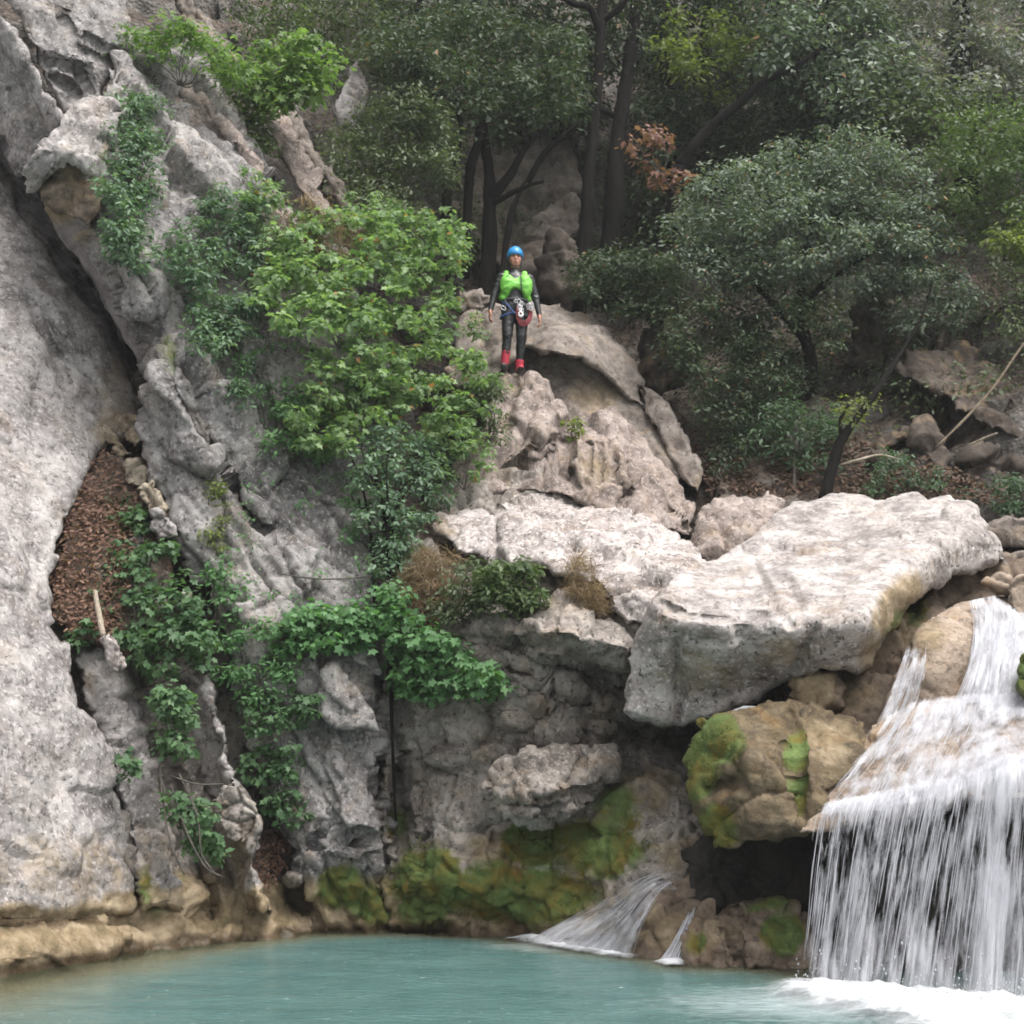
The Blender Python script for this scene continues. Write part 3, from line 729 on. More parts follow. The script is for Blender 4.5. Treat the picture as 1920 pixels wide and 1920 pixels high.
boulder('boulder', 'huge pale boulder with a broad flat tilted top beside the upper cascade', [(1168, 1335), (1180, 1255), (1196, 1180), (1222, 1120), (1252, 1085), (1330, 1050), (1400, 1020), (1450, 966), (1490, 938), (1560, 930), (1660, 940), (1700, 928), (1780, 928), (1832, 950), (1852, 985), (1882, 1030), (1888, 1052), (1850, 1066), (1800, 1082),
     (1745, 1110), (1702, 1150), (1662, 1205), (1640, 1252), (1612, 1272), (1560, 1262), (1500, 1274), (1440, 1302), (1400, 1330), (1320, 1356), (1240, 1360), (1188, 1350)],
    [(1235, 1118, 13.05), (1330, 1140, 12.85), (1450, 1150, 12.7), (1560, 1175, 12.55), (1640, 1165, 12.6), (1330, 1062, 14.3), (1440, 1020, 14.7), (1490, 948, 15.6), (1580, 940, 15.7), (1700, 938, 15.5), (1790, 945, 15.0), (1600, 1040, 14.2), (1740, 1030, 13.9), (1400, 1090, 13.7), (1690, 1110, 13.2),
     (1850, 1000, 14.6), (1870, 1045, 14.7), (1760, 1090, 14.0), (1690, 1150, 13.3), (1200, 1200, 13.15), (1180, 1330, 13.35), (1320, 1345, 13.45), (1320, 1230, 13.0), (1460, 1230, 12.85), (1440, 1295, 13.3), (1560, 1250, 12.95), (1630, 1230, 12.95)],
    M_flat, thick=2.2, edge=18, edge_d=.14, seed=15, big=.03, fac=.035, fsc=.9, fine=.016, pit=.012, crack=.02, rot=12, step=4,
    carve=[([(1410, 1045), (1440, 1100), (1480, 1170)], 7, .05), ([(1440, 1050), (1480, 1110), (1500, 1150)], 6, .04), ([(1660, 945), (1600, 985), (1500, 1030)], 5, .06), ([(1240, 1130), (1330, 1155), (1430, 1150)], 8, .10), ([(1470, 1060), (1540, 1030), (1620, 990)], 5, .05),
           ([(1530, 1180), (1500, 1240), (1480, 1275)], 9, .12), ([(1270, 1200), (1280, 1300), (1270, 1350)], 9, .14), ([(1390, 1180), (1400, 1250)], 14, .1)],
    masks=[(1, 1690, 1140, 55, 85, .8, 30), (2, 1690, 1150, 40, 70, .45, 30), (2, 1440, 1095, 12, 75, .55, -24), (2, 1490, 1100, 14, 80, .5, -28), (2, 1390, 1080, 8, 50, .4, -22), (2, 1320, 1190, 60, 25, .4), (1, 1310, 1255, 110, 60, .42), (1, 1470, 1230, 90, 40, .4), (1, 1640, 1230, 40, 60, .6), (0, 1690, 1170, 25, 60, .5, 35), (2, 1400, 1250, 90, 40, .45), (2, 1500, 1220, 60, 40, .25), (1, 1330, 1200, 100, 30, .3), (1, 1800, 1050, 60, 30, .25)])
boulder('boulder', 'small rounded boulder sitting behind the gap between the two pale boulders', [(1298, 1005), (1304, 960), (1338, 926), (1390, 912), (1440, 915), (1478, 936), (1460, 985), (1420, 1030), (1370, 1060), (1330, 1075), (1302, 1040)],
    [(1380, 925, 15.9), (1320, 1020, 15.4), (1440, 960, 15.7), (1370, 990, 15.35)], M_warm, thick=1.2, edge=40, seed=33, big=.07, fac=.09, fsc=1.7, fine=.035, pit=.05)

boulder('ribbed_rock', 'tan ribbed and fluted rock with vertical grooves rising under the person', [(845, 895), (866, 858), (905, 800), (920, 735), (934, 702), (965, 692), (1002, 700), (1042, 745), (1072, 790), (1130, 808), (1170, 838), (1194, 862), (1232, 880), (1262, 930), (1302, 975), (1300, 1010), (1200, 985), (1100, 950), (1000, 925), (930, 930), (880, 940)],
    [(965, 695, 17.35), (1040, 750, 17.1), (930, 760, 17.0), (980, 800, 16.7), (900, 880, 16.3), (1060, 830, 16.6), (1150, 840, 16.7), (1100, 900, 16.2), (1220, 890, 16.5), (1290, 980, 15.9), (1200, 950, 15.9), (1000, 900, 16.2)],
    M_warm, thick=2.2, edge=26, seed=16, big=.05, fac=.10, fsc=1.7, fine=.04, pit=.03, rot=75, fan=(.7, 1, 1.5),
    carve=[([(1070, 795), (1045, 840), (1000, 870), (960, 885)], 12, .35), ([(965, 700), (958, 760), (940, 830)], 7, .16), ([(1062, 830), (1055, 890), (1075, 910)], 10, .3), ([(1148, 830), (1145, 900)], 6, .14), ([(1172, 870), (1180, 930), (1170, 950)], 7, .16), ([(1105, 830), (1098, 900)], 5, .10), ([(1125, 830), (1122, 910)], 5, .10), ([(1185, 870), (1250, 940), (1290, 985)], 8, .12), ([(1020, 740), (1050, 800)], 6, .12)],
    masks=[(1, 1120, 880, 70, 50, .42), (1, 960, 720, 40, 40, .35)])
SURF['stones'] = boulder('rock_shelf', 'low broken rock shelf with a muddy crevice between fluted rock and long boulder', [(800, 960), (830, 900), (880, 865), (930, 870), (1000, 890), (1060, 920), (1000, 960), (900, 990)], [(850, 900, 16.2), (900, 950, 15.9), (1000, 930, 16.1)],
    M_rough, cat='rock', thick=1, edge=24, seed=34, big=.06, fac=.14, fsc=3, lump=.04)
boulder('boulder', 'big dull brown boulder with an overhanging lip behind the person', [(838, 712), (846, 640), (850, 605), (880, 572), (930, 562), (1030, 564), (1090, 580), (1140, 610), (1178, 660), (1204, 718), (1214, 772), (1180, 752), (1140, 712), (1090, 676), (1040, 662), (990, 656), (960, 680), (930, 720), (860, 730)],
    [(860, 620, 18.6), (940, 575, 19.1), (1080, 590, 19.0), (1170, 670, 18.5), (950, 640, 18.3), (1060, 630, 18.0), (1120, 660, 18.05), (1195, 740, 18.2), (880, 690, 18.3)],
    M_back, thick=2.2, edge=26, seed=17, big=.06, fac=.07, fsc=1.0, fine=.035, pit=.02, crack=.03, rot=-40, carve=[([(930, 590), (990, 610), (1080, 600)], 7, .06)])
boulder('boulder', 'smooth brown slab recessed in shadow under the lip of the big dull boulder', [(900, 700), (960, 640), (1060, 640), (1140, 690), (1200, 740), (1260, 860), (1290, 950), (1200, 930), (1100, 840), (1000, 760), (920, 760)],
    [(950, 660, 18.6), (1060, 670, 18.4), (1180, 760, 18.2), (1000, 740, 18.05), (1100, 800, 17.75), (1250, 920, 17.4), (1200, 900, 17.4), (1090, 720, 18.15)], M_back, thick=1.6, edge=16, edge_d=.04, seed=18, big=.05, fac=.05, fsc=1.2, fine=.03, pit=.015, rot=-40, masks=[(1, 1120, 740, 70, 50, .45)])
boulder('boulder', 'long tilted brown rib of rock running down right of the big dull boulder', [(1196, 712), (1242, 744), (1278, 790), (1304, 848), (1324, 884), (1312, 925), (1290, 915), (1262, 872), (1232, 818), (1206, 776)],
    [(1210, 730, 18.2), (1262, 790, 17.9), (1310, 890, 17.4), (1225, 790, 17.95), (1280, 890, 17.45)], M_back, thick=1.6, edge=14, seed=19, big=.04, fac=.07, fsc=1.2, fine=.03, pit=.015, rot=-50, jag=3)
boulder('boulder', 'lower brown step of rock between the fluted rock and the long tilted rib', [(1080, 770), (1130, 772), (1180, 800), (1225, 842), (1262, 890), (1300, 960), (1296, 1000), (1240, 960), (1190, 880), (1120, 830), (1080, 810)],
    [(1110, 785, 17.7), (1190, 830, 17.5), (1270, 920, 16.9), (1130, 820, 17.3), (1230, 920, 16.9)], M_warm, thick=1.6, edge=14, seed=20, big=.05, fac=.08, fsc=1.3, fine=.035, pit=.02, rot=-50, jag=3)
boulder('boulder', 'pale broken rock seen between the dark oak stems', [(850, 330), (900, 280), (990, 290), (1060, 270), (1085, 330), (1080, 440), (1010, 520), (900, 500), (850, 420)], [(900, 330, 23.0), (1050, 320, 22.9), (950, 450, 22.3)], M_back, cat='rock', thick=1, edge=24, seed=36, big=.2, fac=.2, fsc=1.2, fine=.05, pit=.05)
boulder('boulder', 'small brown rock perched left of the person on the back boulder', [(848, 575), (862, 536), (900, 529), (932, 545), (938, 575), (905, 592), (862, 588)], [(870, 560, 18.9), (920, 560, 19.0)], M_back, cat='rock', thick=.8, edge=22, seed=35, big=.05, fac=.12, fsc=2, fine=.03)

# ---- around the falls
SURF['recess'] = structure('cliff', [(1440, 1310), (1500, 1255), (1620, 1230), (1690, 1130), (1760, 1080), (1860, 1050), (2200, 1000), (2200, 1250), (1760, 1400), (1600, 1420), (1480, 1360)],
    [(1480, 1300, 13.9), (1600, 1300, 13.7), (1700, 1180, 14.2), (1800, 1090, 14.9), (2150, 1050, 14.6), (1650, 1370, 13.4)], M_wet, thick=1.5, edge=16, seed=41, big=.09, fac=.1, fsc=2, fine=.03, pit=.03, masks=[(1, 1560, 1290, 100, 60, .6), (1, 1690, 1160, 60, 60, .6), (0, 1720, 1130, 30, 70, .55)])
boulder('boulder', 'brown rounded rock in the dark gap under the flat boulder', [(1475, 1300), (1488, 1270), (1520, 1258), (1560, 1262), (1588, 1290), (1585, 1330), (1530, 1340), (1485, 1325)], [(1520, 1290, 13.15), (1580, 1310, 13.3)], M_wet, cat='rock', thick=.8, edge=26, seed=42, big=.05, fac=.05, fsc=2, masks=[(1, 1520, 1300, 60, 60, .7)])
SURF['upper'] = boulder('boulder', 'smooth tan rock the upper cascade slides over', [(1640, 1370), (1672, 1270), (1698, 1215), (1722, 1180), (1756, 1145), (1800, 1120), (1850, 1108), (1920, 1112), (2060, 1120), (2060, 1360), (1780, 1370)],
    [(1700, 1230, 13.05), (1760, 1155, 13.5), (1860, 1120, 13.9), (2030, 1130, 13.8), (1660, 1350, 12.9), (1800, 1230, 12.95), (1900, 1250, 12.9), (1800, 1340, 12.85), (2030, 1340, 12.8)],
    M_tan, thick=1.2, edge=34, seed=43, big=.06, fac=.03, fsc=1.1, fine=.012, pit=.004, crack=.02, bumps=[(1740, 1200, 40, 26, -20, .15)], masks=[(1, 1740, 1190, 60, 40, .55), (2, 1730, 1290, 60, 60, .5)])
SURF['ledge'] = boulder('ledge_rock', 'broad wet ledge rock that carries the wide waterfall', [(1500, 1560), (1512, 1500), (1560, 1440), (1605, 1390), (1650, 1345), (1722, 1308), (1800, 1298), (1930, 1290), (2120, 1290), (2120, 1440), (1900, 1478), (1760, 1512), (1640, 1538), (1560, 1560)],
    [(1660, 1360, 12.35), (1740, 1318, 12.6), (1950, 1300, 12.5), (1600, 1440, 11.95), (1530, 1530, 11.55), (1640, 1530, 11.35), (1780, 1500, 11.25), (1920, 1480, 11.15), (2080, 1480, 11.05), (1760, 1410, 11.9), (1930, 1390, 11.8)],
    M_tan, thick=1.3, edge=26, seed=44, big=.05, fac=.05, fsc=1.4, fine=.015, pit=.006, crack=.02, bumps=[(1720, 1395, 60, 26, -15, .12), (1830, 1370, 50, 24, -10, .12), (1640, 1470, 50, 24, -25, .10), (1760, 1455, 70, 22, -15, .10), (1880, 1430, 40, 20, 0, .1)], masks=[(2, 1750, 1450, 160, 100, .35), (2, 1900, 1500, 200, 70, .4)])
SURF['mossy'] = boulder('boulder', 'mossy ochre boulder with a dark cave beneath, left of the wide waterfall', [(1276, 1425), (1298, 1372), (1338, 1340), (1398, 1325), (1440, 1312), (1500, 1320), (1560, 1330), (1600, 1346), (1640, 1395), (1625, 1450), (1560, 1490), (1530, 1540), (1505, 1560), (1440, 1576), (1380, 1596), (1335, 1592), (1312, 1530), (1288, 1480)],
    [(1290, 1430, 12.75), (1340, 1360, 12.55), (1440, 1330, 12.6), (1580, 1350, 12.5), (1400, 1390, 11.95), (1360, 1500, 11.95), (1440, 1500, 11.72), (1480, 1400, 11.9), (1470, 1550, 11.68), (1380, 1570, 11.85), (1560, 1430, 11.85), (1510, 1530, 11.6), (1340, 1580, 12.05), (1600, 1420, 12.0)],
    M_olive, thick=1.5, edge=28, seed=45, big=.05, fac=.06, fsc=1.3, fine=.03, pit=.02, step=4,
    carve=[([(1480, 1340), (1495, 1400), (1490, 1470), (1500, 1530)], 12, .2), ([(1335, 1480), (1370, 1470)], 16, .22)],
    masks=[(0, 1340, 1385, 60, 55, .95), (0, 1305, 1450, 45, 60, .85), (0, 1340, 1560, 40, 60, .9), (1, 1420, 1380, 40, 40, .35), (1, 1560, 1380, 60, 60, .5), (0, 1495, 1400, 18, 40, .8), (0, 1500, 1490, 16, 60, .75), (2, 1400, 1430, 70, 110, .5), (2, 1430, 1560, 100, 25, .7)])
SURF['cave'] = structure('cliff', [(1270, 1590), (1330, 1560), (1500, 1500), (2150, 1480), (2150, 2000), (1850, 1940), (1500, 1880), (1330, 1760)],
    [(1330, 1620, 13.3), (1450, 1650, 13.4), (1550, 1700, 12.6), (1650, 1700, 12.2), (1900, 1700, 12.0), (2100, 1700, 11.9), (1600, 1860, 12.3), (2100, 1900, 11.7)], M_wetshade, thick=1.5, edge=16, seed=46, big=.12, fac=.12, fsc=2, fine=.04)
boulder('boulder', 'low brown mossy rock at the pool edge under the cave', [(1280, 1760), (1296, 1715), (1330, 1692), (1380, 1684), (1440, 1690), (1500, 1698), (1540, 1720), (1540, 1850), (1450, 1835), (1380, 1828), (1290, 1815)], [(1310, 1720, 12.55), (1440, 1700, 12.5), (1530, 1720, 12.4), (1400, 1760, 12.15), (1340, 1800, 12.35), (1500, 1815, 12.15)],
    M_wet, thick=1, edge=24, seed=47, big=.06, fac=.09, fsc=2.1, fine=.03, carve=[([(1375, 1700), (1370, 1760), (1385, 1810)], 8, .15)], masks=[(0, 1470, 1750, 50, 50, .85), (1, 1340, 1740, 50, 50, .5), (0, 1310, 1770, 25, 30, .6), (0, 1450, 1695, 70, 12, .6)])
SURF['round'] = boulder('boulder', 'smooth rounded reddish rock with thin water sliding over it', [(1150, 1830), (1172, 1770), (1192, 1715), (1214, 1662), (1255, 1638), (1300, 1640), (1340, 1658), (1348, 1690), (1305, 1735), (1288, 1790), (1270, 1830)],
    [(1230, 1660, 13.3), (1310, 1650, 13.3), (1240, 1720, 12.95), (1190, 1790, 12.95), (1270, 1790, 12.75)], M_wet, thick=1, edge=26, seed=48, big=.05, fac=.05, fsc=2, fine=.02, pit=.02, masks=[(1, 1250, 1740, 70, 60, .55)])
SURF['rightbank'] = structure('cliff', [(2040, 960), (2300, 900), (3000, 800), (3000, 2300), (2200, 2150), (2050, 1900), (2020, 1500), (2030, 1200)], [(2060, 1000, 14.4), (2400, 1000, 13.0), (2080, 1400, 12.0), (2060, 1800, 11.2), (2900, 1000, 11.5), (2900, 2000, 8.5), (2300, 1900, 9.6)], M_wet, thick=2, edge=50, seed=56, big=.2, fac=.15, fsc=1.3, fine=.05, pit=.04, step=9, wl=True, masks=[(0, 2080, 1300, 60, 200, .7)])
# stones at the head of the cascade and at the right rim
for nm, lab, pl, cp, mt in [
    ('stone', 'long tan stone lying across the head of the upper cascade', [(1838, 1092), (1850, 1078), (1900, 1076), (1925, 1085), (1915, 1108), (1870, 1106), (1845, 1102)], [(1870, 1090, 13.9), (1910, 1090, 14.)], M_tan),
    ('stone', 'tan stone on the right rim splitting the upper cascade', [(1880, 1100), (1905, 1072), (1960, 1065), (1985, 1110), (1940, 1150), (1905, 1180), (1892, 1140)], [(1920, 1100, 13.6), (1950, 1130, 13.6)], M_tan),
    ('stone', 'mossy brown stone at the right edge beside the middle of the falls', [(1900, 1290), (1908, 1225), (1935, 1195), (1990, 1200), (2000, 1320), (1935, 1325)], [(1930, 1240, 12.1), (1970, 1300, 12.1)], M_wet),
    ('stone', 'flat grey rock behind the right shoulder of the flat boulder', [(1800, 1075), (1850, 1048), (1900, 1030), (1990, 1020), (1990, 1080), (1880, 1084)], [(1850, 1060, 15.1), (1960, 1040, 15.1)], M_back),
    ('stone', 'dark grey slab lying at the foot of the wooded slope on the right', [(1830, 985), (1900, 960), (2000, 965), (2000, 1030), (1900, 1030), (1860, 1020)], [(1860, 1000, 15.5), (1960, 990, 15.4)], M_back)]:
    boulder(nm, lab, pl, cp, mt, cat='stone', thick=.5, edge=14, seed=len(lab), big=.04, fac=.05, fsc=2.2, fine=.02, pit=.01, jag=2,
            masks=[(0, 1930, 1250, 50, 70, .8)])

# ribs of pale rubble and loose stones in the gully
structure('rock_rib', [(128, 1225), (150, 1205), (192, 1188), (215, 1230), (245, 1290), (275, 1400), (300, 1520), (338, 1650), (350, 1712), (262, 1712), (236, 1560), (205, 1440), (165, 1330)],
    [(160, 1230, 14.0), (215, 1330, 13.95), (260, 1500, 13.8), (310, 1690, 13.55), (195, 1400, 13.7)], M_slab, thick=.9, edge=22, edge_d=.25, seed=51, big=.05, fac=.06, fsc=2.5, fine=.05, pit=.05, lump=.04, lsc=5, wl=True, masks=[(1, 160, 1300, 40, 90, .35), (1, 280, 1600, 60, 90, .4), (0, 270, 1660, 30, 60, .5)])
structure('rock_rib', [(325, 1295), (350, 1275), (385, 1270), (420, 1370), (450, 1480), (478, 1600), (500, 1720), (440, 1730), (405, 1610), (368, 1490), (338, 1390)],
    [(355, 1300, 14.45), (400, 1420, 14.25), (440, 1560, 14.1), (470, 1700, 14.1)], M_slab, thick=.9, edge=22, edge_d=.2, seed=52, big=.05, fac=.06, fsc=2.5, fine=.05, pit=.05, lump=.04, lsc=5, wl=True, masks=[(1, 440, 1600, 40, 100, .5)])
for nm, lab, pl, cp, mt in [
    ('stone', 'upright grey stone standing in the gully above the pool', [(398, 1500), (420, 1472), (455, 1462), (482, 1500), (488, 1560), (470, 1600), (430, 1570), (408, 1540)], [(420, 1500, 13.85), (470, 1560, 13.9)], M_rough),
    ('stone', 'long yellowish stone leaning across the top of the gully', [(186, 800), (200, 795), (225, 815), (248, 848), (240, 862), (222, 855), (196, 830)], [(195, 810, 15.3), (240, 850, 15.2)], M_ochre),
    ('stone', 'yellowish stone wedged highest in the gully under the dark crack', [(205, 795), (225, 770), (262, 775), (268, 830), (252, 845), (232, 820)], [(230, 800, 15.4), (260, 820, 15.3)], M_ochre),
    ('stone', 'rounded yellow stone on the gully edge beside the leaf litter', [(228, 890), (240, 865), (268, 858), (285, 885), (272, 915), (240, 912)], [(250, 880, 14.9), (270, 890, 14.9)], M_ochre),
    ('stone', 'angular pale stone beside the gully below the yellow stone', [(258, 915), (285, 898), (305, 925), (322, 965), (300, 985), (275, 960)], [(280, 930, 14.6), (300, 960, 14.6)], M_ochre),
    ('stone', 'flat yellowish stone above the upper ivy clump', [(183, 945), (200, 932), (255, 928), (272, 940), (262, 962), (215, 968)], [(210, 945, 14.9), (250, 945, 14.9)], M_ochre),
    ('stone', 'pale block of rock right of the upper ivy clump in the gully', [(278, 955), (300, 948), (330, 985), (335, 1012), (300, 1008), (276, 990)], [(300, 970, 14.5), (320, 995, 14.5)], M_slab),
    ('stone', 'small white stone among the ivy leaves in the gully', [(242, 1015), (255, 1004), (270, 1010), (265, 1040), (248, 1038)], [(255, 1020, 14.6), (262, 1030, 14.6)], M_white),
    ('stone', 'tiny pale stone lower right among the ivy', [(338, 1110), (352, 1102), (364, 1120), (360, 1135), (345, 1132)], [(350, 1115, 14.3), (358, 1128, 14.3)], M_white),
    ('stone', 'white broken rock at the foot of the bleached stake', [(190, 1195), (208, 1186), (225, 1200), (235, 1250), (222, 1270), (200, 1240)], [(205, 1210, 13.4), (222, 1250, 13.4)], M_white),
    ('stone', 'loose grey stone by the small hole at the pool end of the gully', [(536, 1635), (552, 1628), (570, 1640), (566, 1656), (545, 1655)], [(550, 1640, 14.5), (560, 1650, 14.5)], M_rough)]:
    boulder(nm, lab, pl, cp, mt, cat='stone', thick=.4, edge=9, seed=len(lab) + 3, step=3, big=.03, fac=.06, fsc=3.5, fine=.02, pit=.02, jag=1.5)

# rocks on the wooded slope to the right
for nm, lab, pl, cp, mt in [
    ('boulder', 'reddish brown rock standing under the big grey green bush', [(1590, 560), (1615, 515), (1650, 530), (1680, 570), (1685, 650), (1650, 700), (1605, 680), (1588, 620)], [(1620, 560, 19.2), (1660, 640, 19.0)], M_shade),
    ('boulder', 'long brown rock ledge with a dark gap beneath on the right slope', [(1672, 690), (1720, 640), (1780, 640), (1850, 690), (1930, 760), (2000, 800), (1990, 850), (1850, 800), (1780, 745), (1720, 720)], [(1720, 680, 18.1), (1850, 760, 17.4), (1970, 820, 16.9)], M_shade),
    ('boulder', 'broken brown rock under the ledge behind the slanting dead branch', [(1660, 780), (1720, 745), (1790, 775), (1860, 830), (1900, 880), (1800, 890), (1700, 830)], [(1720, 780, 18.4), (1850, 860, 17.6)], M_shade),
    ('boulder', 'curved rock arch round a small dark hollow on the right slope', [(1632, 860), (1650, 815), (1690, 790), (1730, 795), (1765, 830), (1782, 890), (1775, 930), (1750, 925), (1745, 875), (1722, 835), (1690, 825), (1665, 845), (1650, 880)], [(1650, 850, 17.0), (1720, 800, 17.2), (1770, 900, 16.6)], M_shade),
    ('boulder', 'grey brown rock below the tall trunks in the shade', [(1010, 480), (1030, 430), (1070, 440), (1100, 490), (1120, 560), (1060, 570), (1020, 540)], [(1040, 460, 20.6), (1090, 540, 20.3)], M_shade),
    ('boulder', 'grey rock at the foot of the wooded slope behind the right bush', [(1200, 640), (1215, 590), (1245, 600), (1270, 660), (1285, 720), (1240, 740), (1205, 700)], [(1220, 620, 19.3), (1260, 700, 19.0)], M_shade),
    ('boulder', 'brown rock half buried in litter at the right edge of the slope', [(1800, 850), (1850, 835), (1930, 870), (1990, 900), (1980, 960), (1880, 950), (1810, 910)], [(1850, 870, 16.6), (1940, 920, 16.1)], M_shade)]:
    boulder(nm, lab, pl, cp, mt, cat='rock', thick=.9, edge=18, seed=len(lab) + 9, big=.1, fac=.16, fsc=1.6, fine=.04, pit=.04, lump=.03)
# bank of brown litter in the gully
SURF['bank'] = structure('litter_bank', [(170, 870), (196, 838), (230, 855), (255, 880), (275, 960), (290, 1000), (330, 1060), (300, 1200), (240, 1230), (190, 1210), (140, 1200), (104, 1160), (94, 1100), (104, 1050), (120, 960), (148, 905)],
    [(200, 850, 15.3), (150, 950, 14.7), (260, 960, 14.9), (120, 1080, 14.25), (280, 1100, 14.4), (150, 1190, 13.95), (260, 1200, 14.15)], M_litter, thick=.8, edge=12, seed=71, big=.06, fac=.03, fsc=3, fine=.05, pit=.0)
# ================================================================== TREES AND PLANTS
def at_surf(key, off=0.0):
    s = SURF[key]; return lambda a, b: s(a, b) - off
seedc = [100]
def nextr():
    seedc[0] += 1; return np.random.RandomState(seedc[0])

def crown_part(parent, poly, Yf, thick, n_cl, per, rad, leaf, mat, T=T_oval, name='crown', sz=.35, **k):
    r = nextr()
    pos, N, A, tint, cen = crown_pts(poly, Yf, thick, n_cl, per, rad, r, **k)
    size = leaf * (1 + sz * r.randn(len(pos))).clip(.45, 1.7)
    o = leaf_obj(name, T, pos, N, A, size, tint, mat, parent)
    return o, cen
def twigs_to(parent, cen, base, r, n=10, rad=.012, mat=B_grey, name='twig'):
    parts = []
    idx = r.permutation(len(cen))[:n]
    for i in idx:
        e = cen[i]; m = (base + e) / 2 + r.randn(3) * .12 * np.linalg.norm(e - base); m[2] += .08
        parts.append(tube([base, base * .6 + m * .4 + r.randn(3) * .03, m, e], [rad, rad * .7, rad * .5, rad * .25], seed=int(i), nseg=5, sub=3))
    if parts:
        V, Fs = join(parts); obj(name, V, Fs, mat, parent)
def plant(name, label, cat, poly, Yf, thick, n_cl, per, rad, leaf, mat, T=T_oval, group=None, stem=None, n_tw=8, solo=0, sz=.35, bark=B_grey, tw=.01, **k):
    """shrub or creeper: stem and twigs plus leaves; solo = that many nearest leaves are parts of their own"""
    r = nextr()
    pos, N, A, tint, cen = crown_pts(poly, Yf, thick, n_cl, per, rad, r, **k)
    size = leaf * (1 + sz * r.randn(len(pos))).clip(.5, 1.6)
    q = np.array(poly, float)
    base = unproj(*(stem[0] if stem else (q[:, 0].mean(), q[:, 1].max() - 10, float(np.mean(Yf(q[:, 0], q[:, 1]))) + .1)))
    root = thing(name, label, cat, tuple(base), group)
    if stem and len(stem) > 1:
        V, a, b = limb(stem, [tw * 2.2, tw * 1.4, tw * .8], seed=seedc[0], nseg=7, sub=4); obj('stem', V, [a, b], bark, root)
        src = unproj(*stem[len(stem) // 2])
    else: src = base
    if n_tw: twigs_to(root, cen, src, r, n_tw, tw, bark)
    if solo:
        o = np.argsort(pos[:, 1] - size * 2)[:solo]
        sel = np.zeros(len(pos), bool); sel[o] = True
        X, Yv, Z = frames(N[sel], A[sel]); ps = pos[sel] - base; ss = size[sel]
        vars_ = []
        for kx in range(6):
            tt = np.tile([[.1 + .16 * kx, .5, 0]], (len(T[0]), 1))
            vars_.append(mesh_np('leaf', T[0] * [1, 1, 1 + .3 * kx], T[1], mat, False, {'tint': tt}))
        for i in range(solo):
            lf = bpy.data.objects.new('leaf', vars_[int(min(5, tint[0][sel][i] * 6))]); C.objects.link(lf); lf.parent = root
            Mx = np.eye(4); Mx[:3, 0] = X[i] * ss[i]; Mx[:3, 1] = Yv[i] * ss[i]; Mx[:3, 2] = Z[i] * ss[i]; Mx[:3, 3] = ps[i]
            lf.matrix_local = Matrix(Mx.tolist())
        keep = ~sel
        pos, N, A, size, tint = pos[keep], N[keep], A[keep], size[keep], (tint[0][keep], tint[1][keep])
    if len(pos): leaf_obj('leaves', T, pos, N, A, size, tint, mat, root, 'stuff')
    return root
def tree(name, label, trunks, crowns, bark=B_dark, group=None):
    base = unproj(*trunks[0][0][0])
    root = thing(name, label, 'tree', tuple(base), group)
    for i, (path, rad) in enumerate(trunks):
        V, a, b = limb(path, rad, seed=len(label) + i, nseg=11, sub=6, wob=.3)
        obj('trunk' if i == 0 else 'branch', V, [a, b], bark, root)
    for c in crowns:
        kw = dict(c); crown_part(root, **kw)
    return root

# ---- holm oaks, upper middle
tree('holm_oak', 'tall straight holm oak trunk, left of the two tall dark trunks',
     [([(1086, 590, 20.8), (1100, 400, 20.8), (1108, 280, 20.9), (1122, 150, 21.0), (1128, 40, 21.1), (1135, -120, 21.2)], [.12, .10, .09, .085, .08, .075]),
      ([(1126, 60, 21.1), (1105, 15, 20.9), (1070, 5, 20.7), (1030, -30, 20.5)], [.07, .06, .05, .04]),
      ([(1128, 40, 21.1), (1165, 10, 21.0), (1190, -40, 21)], [.07, .06, .05])],
     [dict(poly=[(880, -160), (1260, -160), (1240, 30), (1190, 120), (1100, 130), (1020, 180), (930, 150), (870, 40)], Yf=const(22.0), thick=1.8, n_cl=210, per=70, rad=.42, leaf=.085, mat=L_oak)])
tree('holm_oak', 'tall thick holm oak trunk, right of the two tall dark trunks',
     [([(1136, 570, 21.2), (1150, 380, 21.2), (1160, 250, 21.3), (1178, 130, 21.4), (1192, 0, 21.5), (1200, -150, 21.6)], [.21, .155, .125, .11, .105, .09]),
      ([(1150, 215, 21.3), (1120, 205, 21.2), (1095, 208, 21.1)], [.05, .045, .04]),
      ([(1150, 460, 21.2), (1185, 420, 21.1), (1200, 360, 21.0)], [.05, .04, .03])],
     [dict(poly=[(1130, -200), (1420, -200), (1420, -20), (1330, 40), (1230, 60), (1180, 20)], Yf=const(22.6), thick=1.8, n_cl=110, per=70, rad=.45, leaf=.085, mat=L_oak)])
tree('holm_oak', 'leaning many stemmed holm oak with a forked trunk behind the person',
     [([(912, 620, 20.0), (918, 420, 20.1), (918, 330, 20.2), (908, 250, 20.3), (912, 150, 20.4)], [.15, .11, .085, .07, .05]),
      ([(920, 370, 20.1), (955, 330, 20.0), (990, 270, 20.0), (1030, 235, 20.1), (1080, 215, 20.2), (1100, 160, 20.3)], [.085, .065, .055, .045, .035, .022]),
      ([(990, 340, 20.2), (1020, 290, 20.3), (1060, 250, 20.4), (1090, 225, 20.5)], [.05, .045, .04, .03]),
      ([(990, 270, 20.0), (975, 240, 20.0), (970, 190, 20.1)], [.06, .045, .03]),
      ([(925, 380, 20.0), (985, 350, 19.9), (1020, 340, 19.8)], [.05, .03, .02])],
     [dict(poly=[(790, 40), (900, 0), (1080, 60), (1090, 190), (1010, 220), (930, 250), (860, 240), (780, 160)], Yf=const(20.1), thick=2.0, n_cl=150, per=75, rad=.36, leaf=.08, mat=L_oak, gap=.05)])
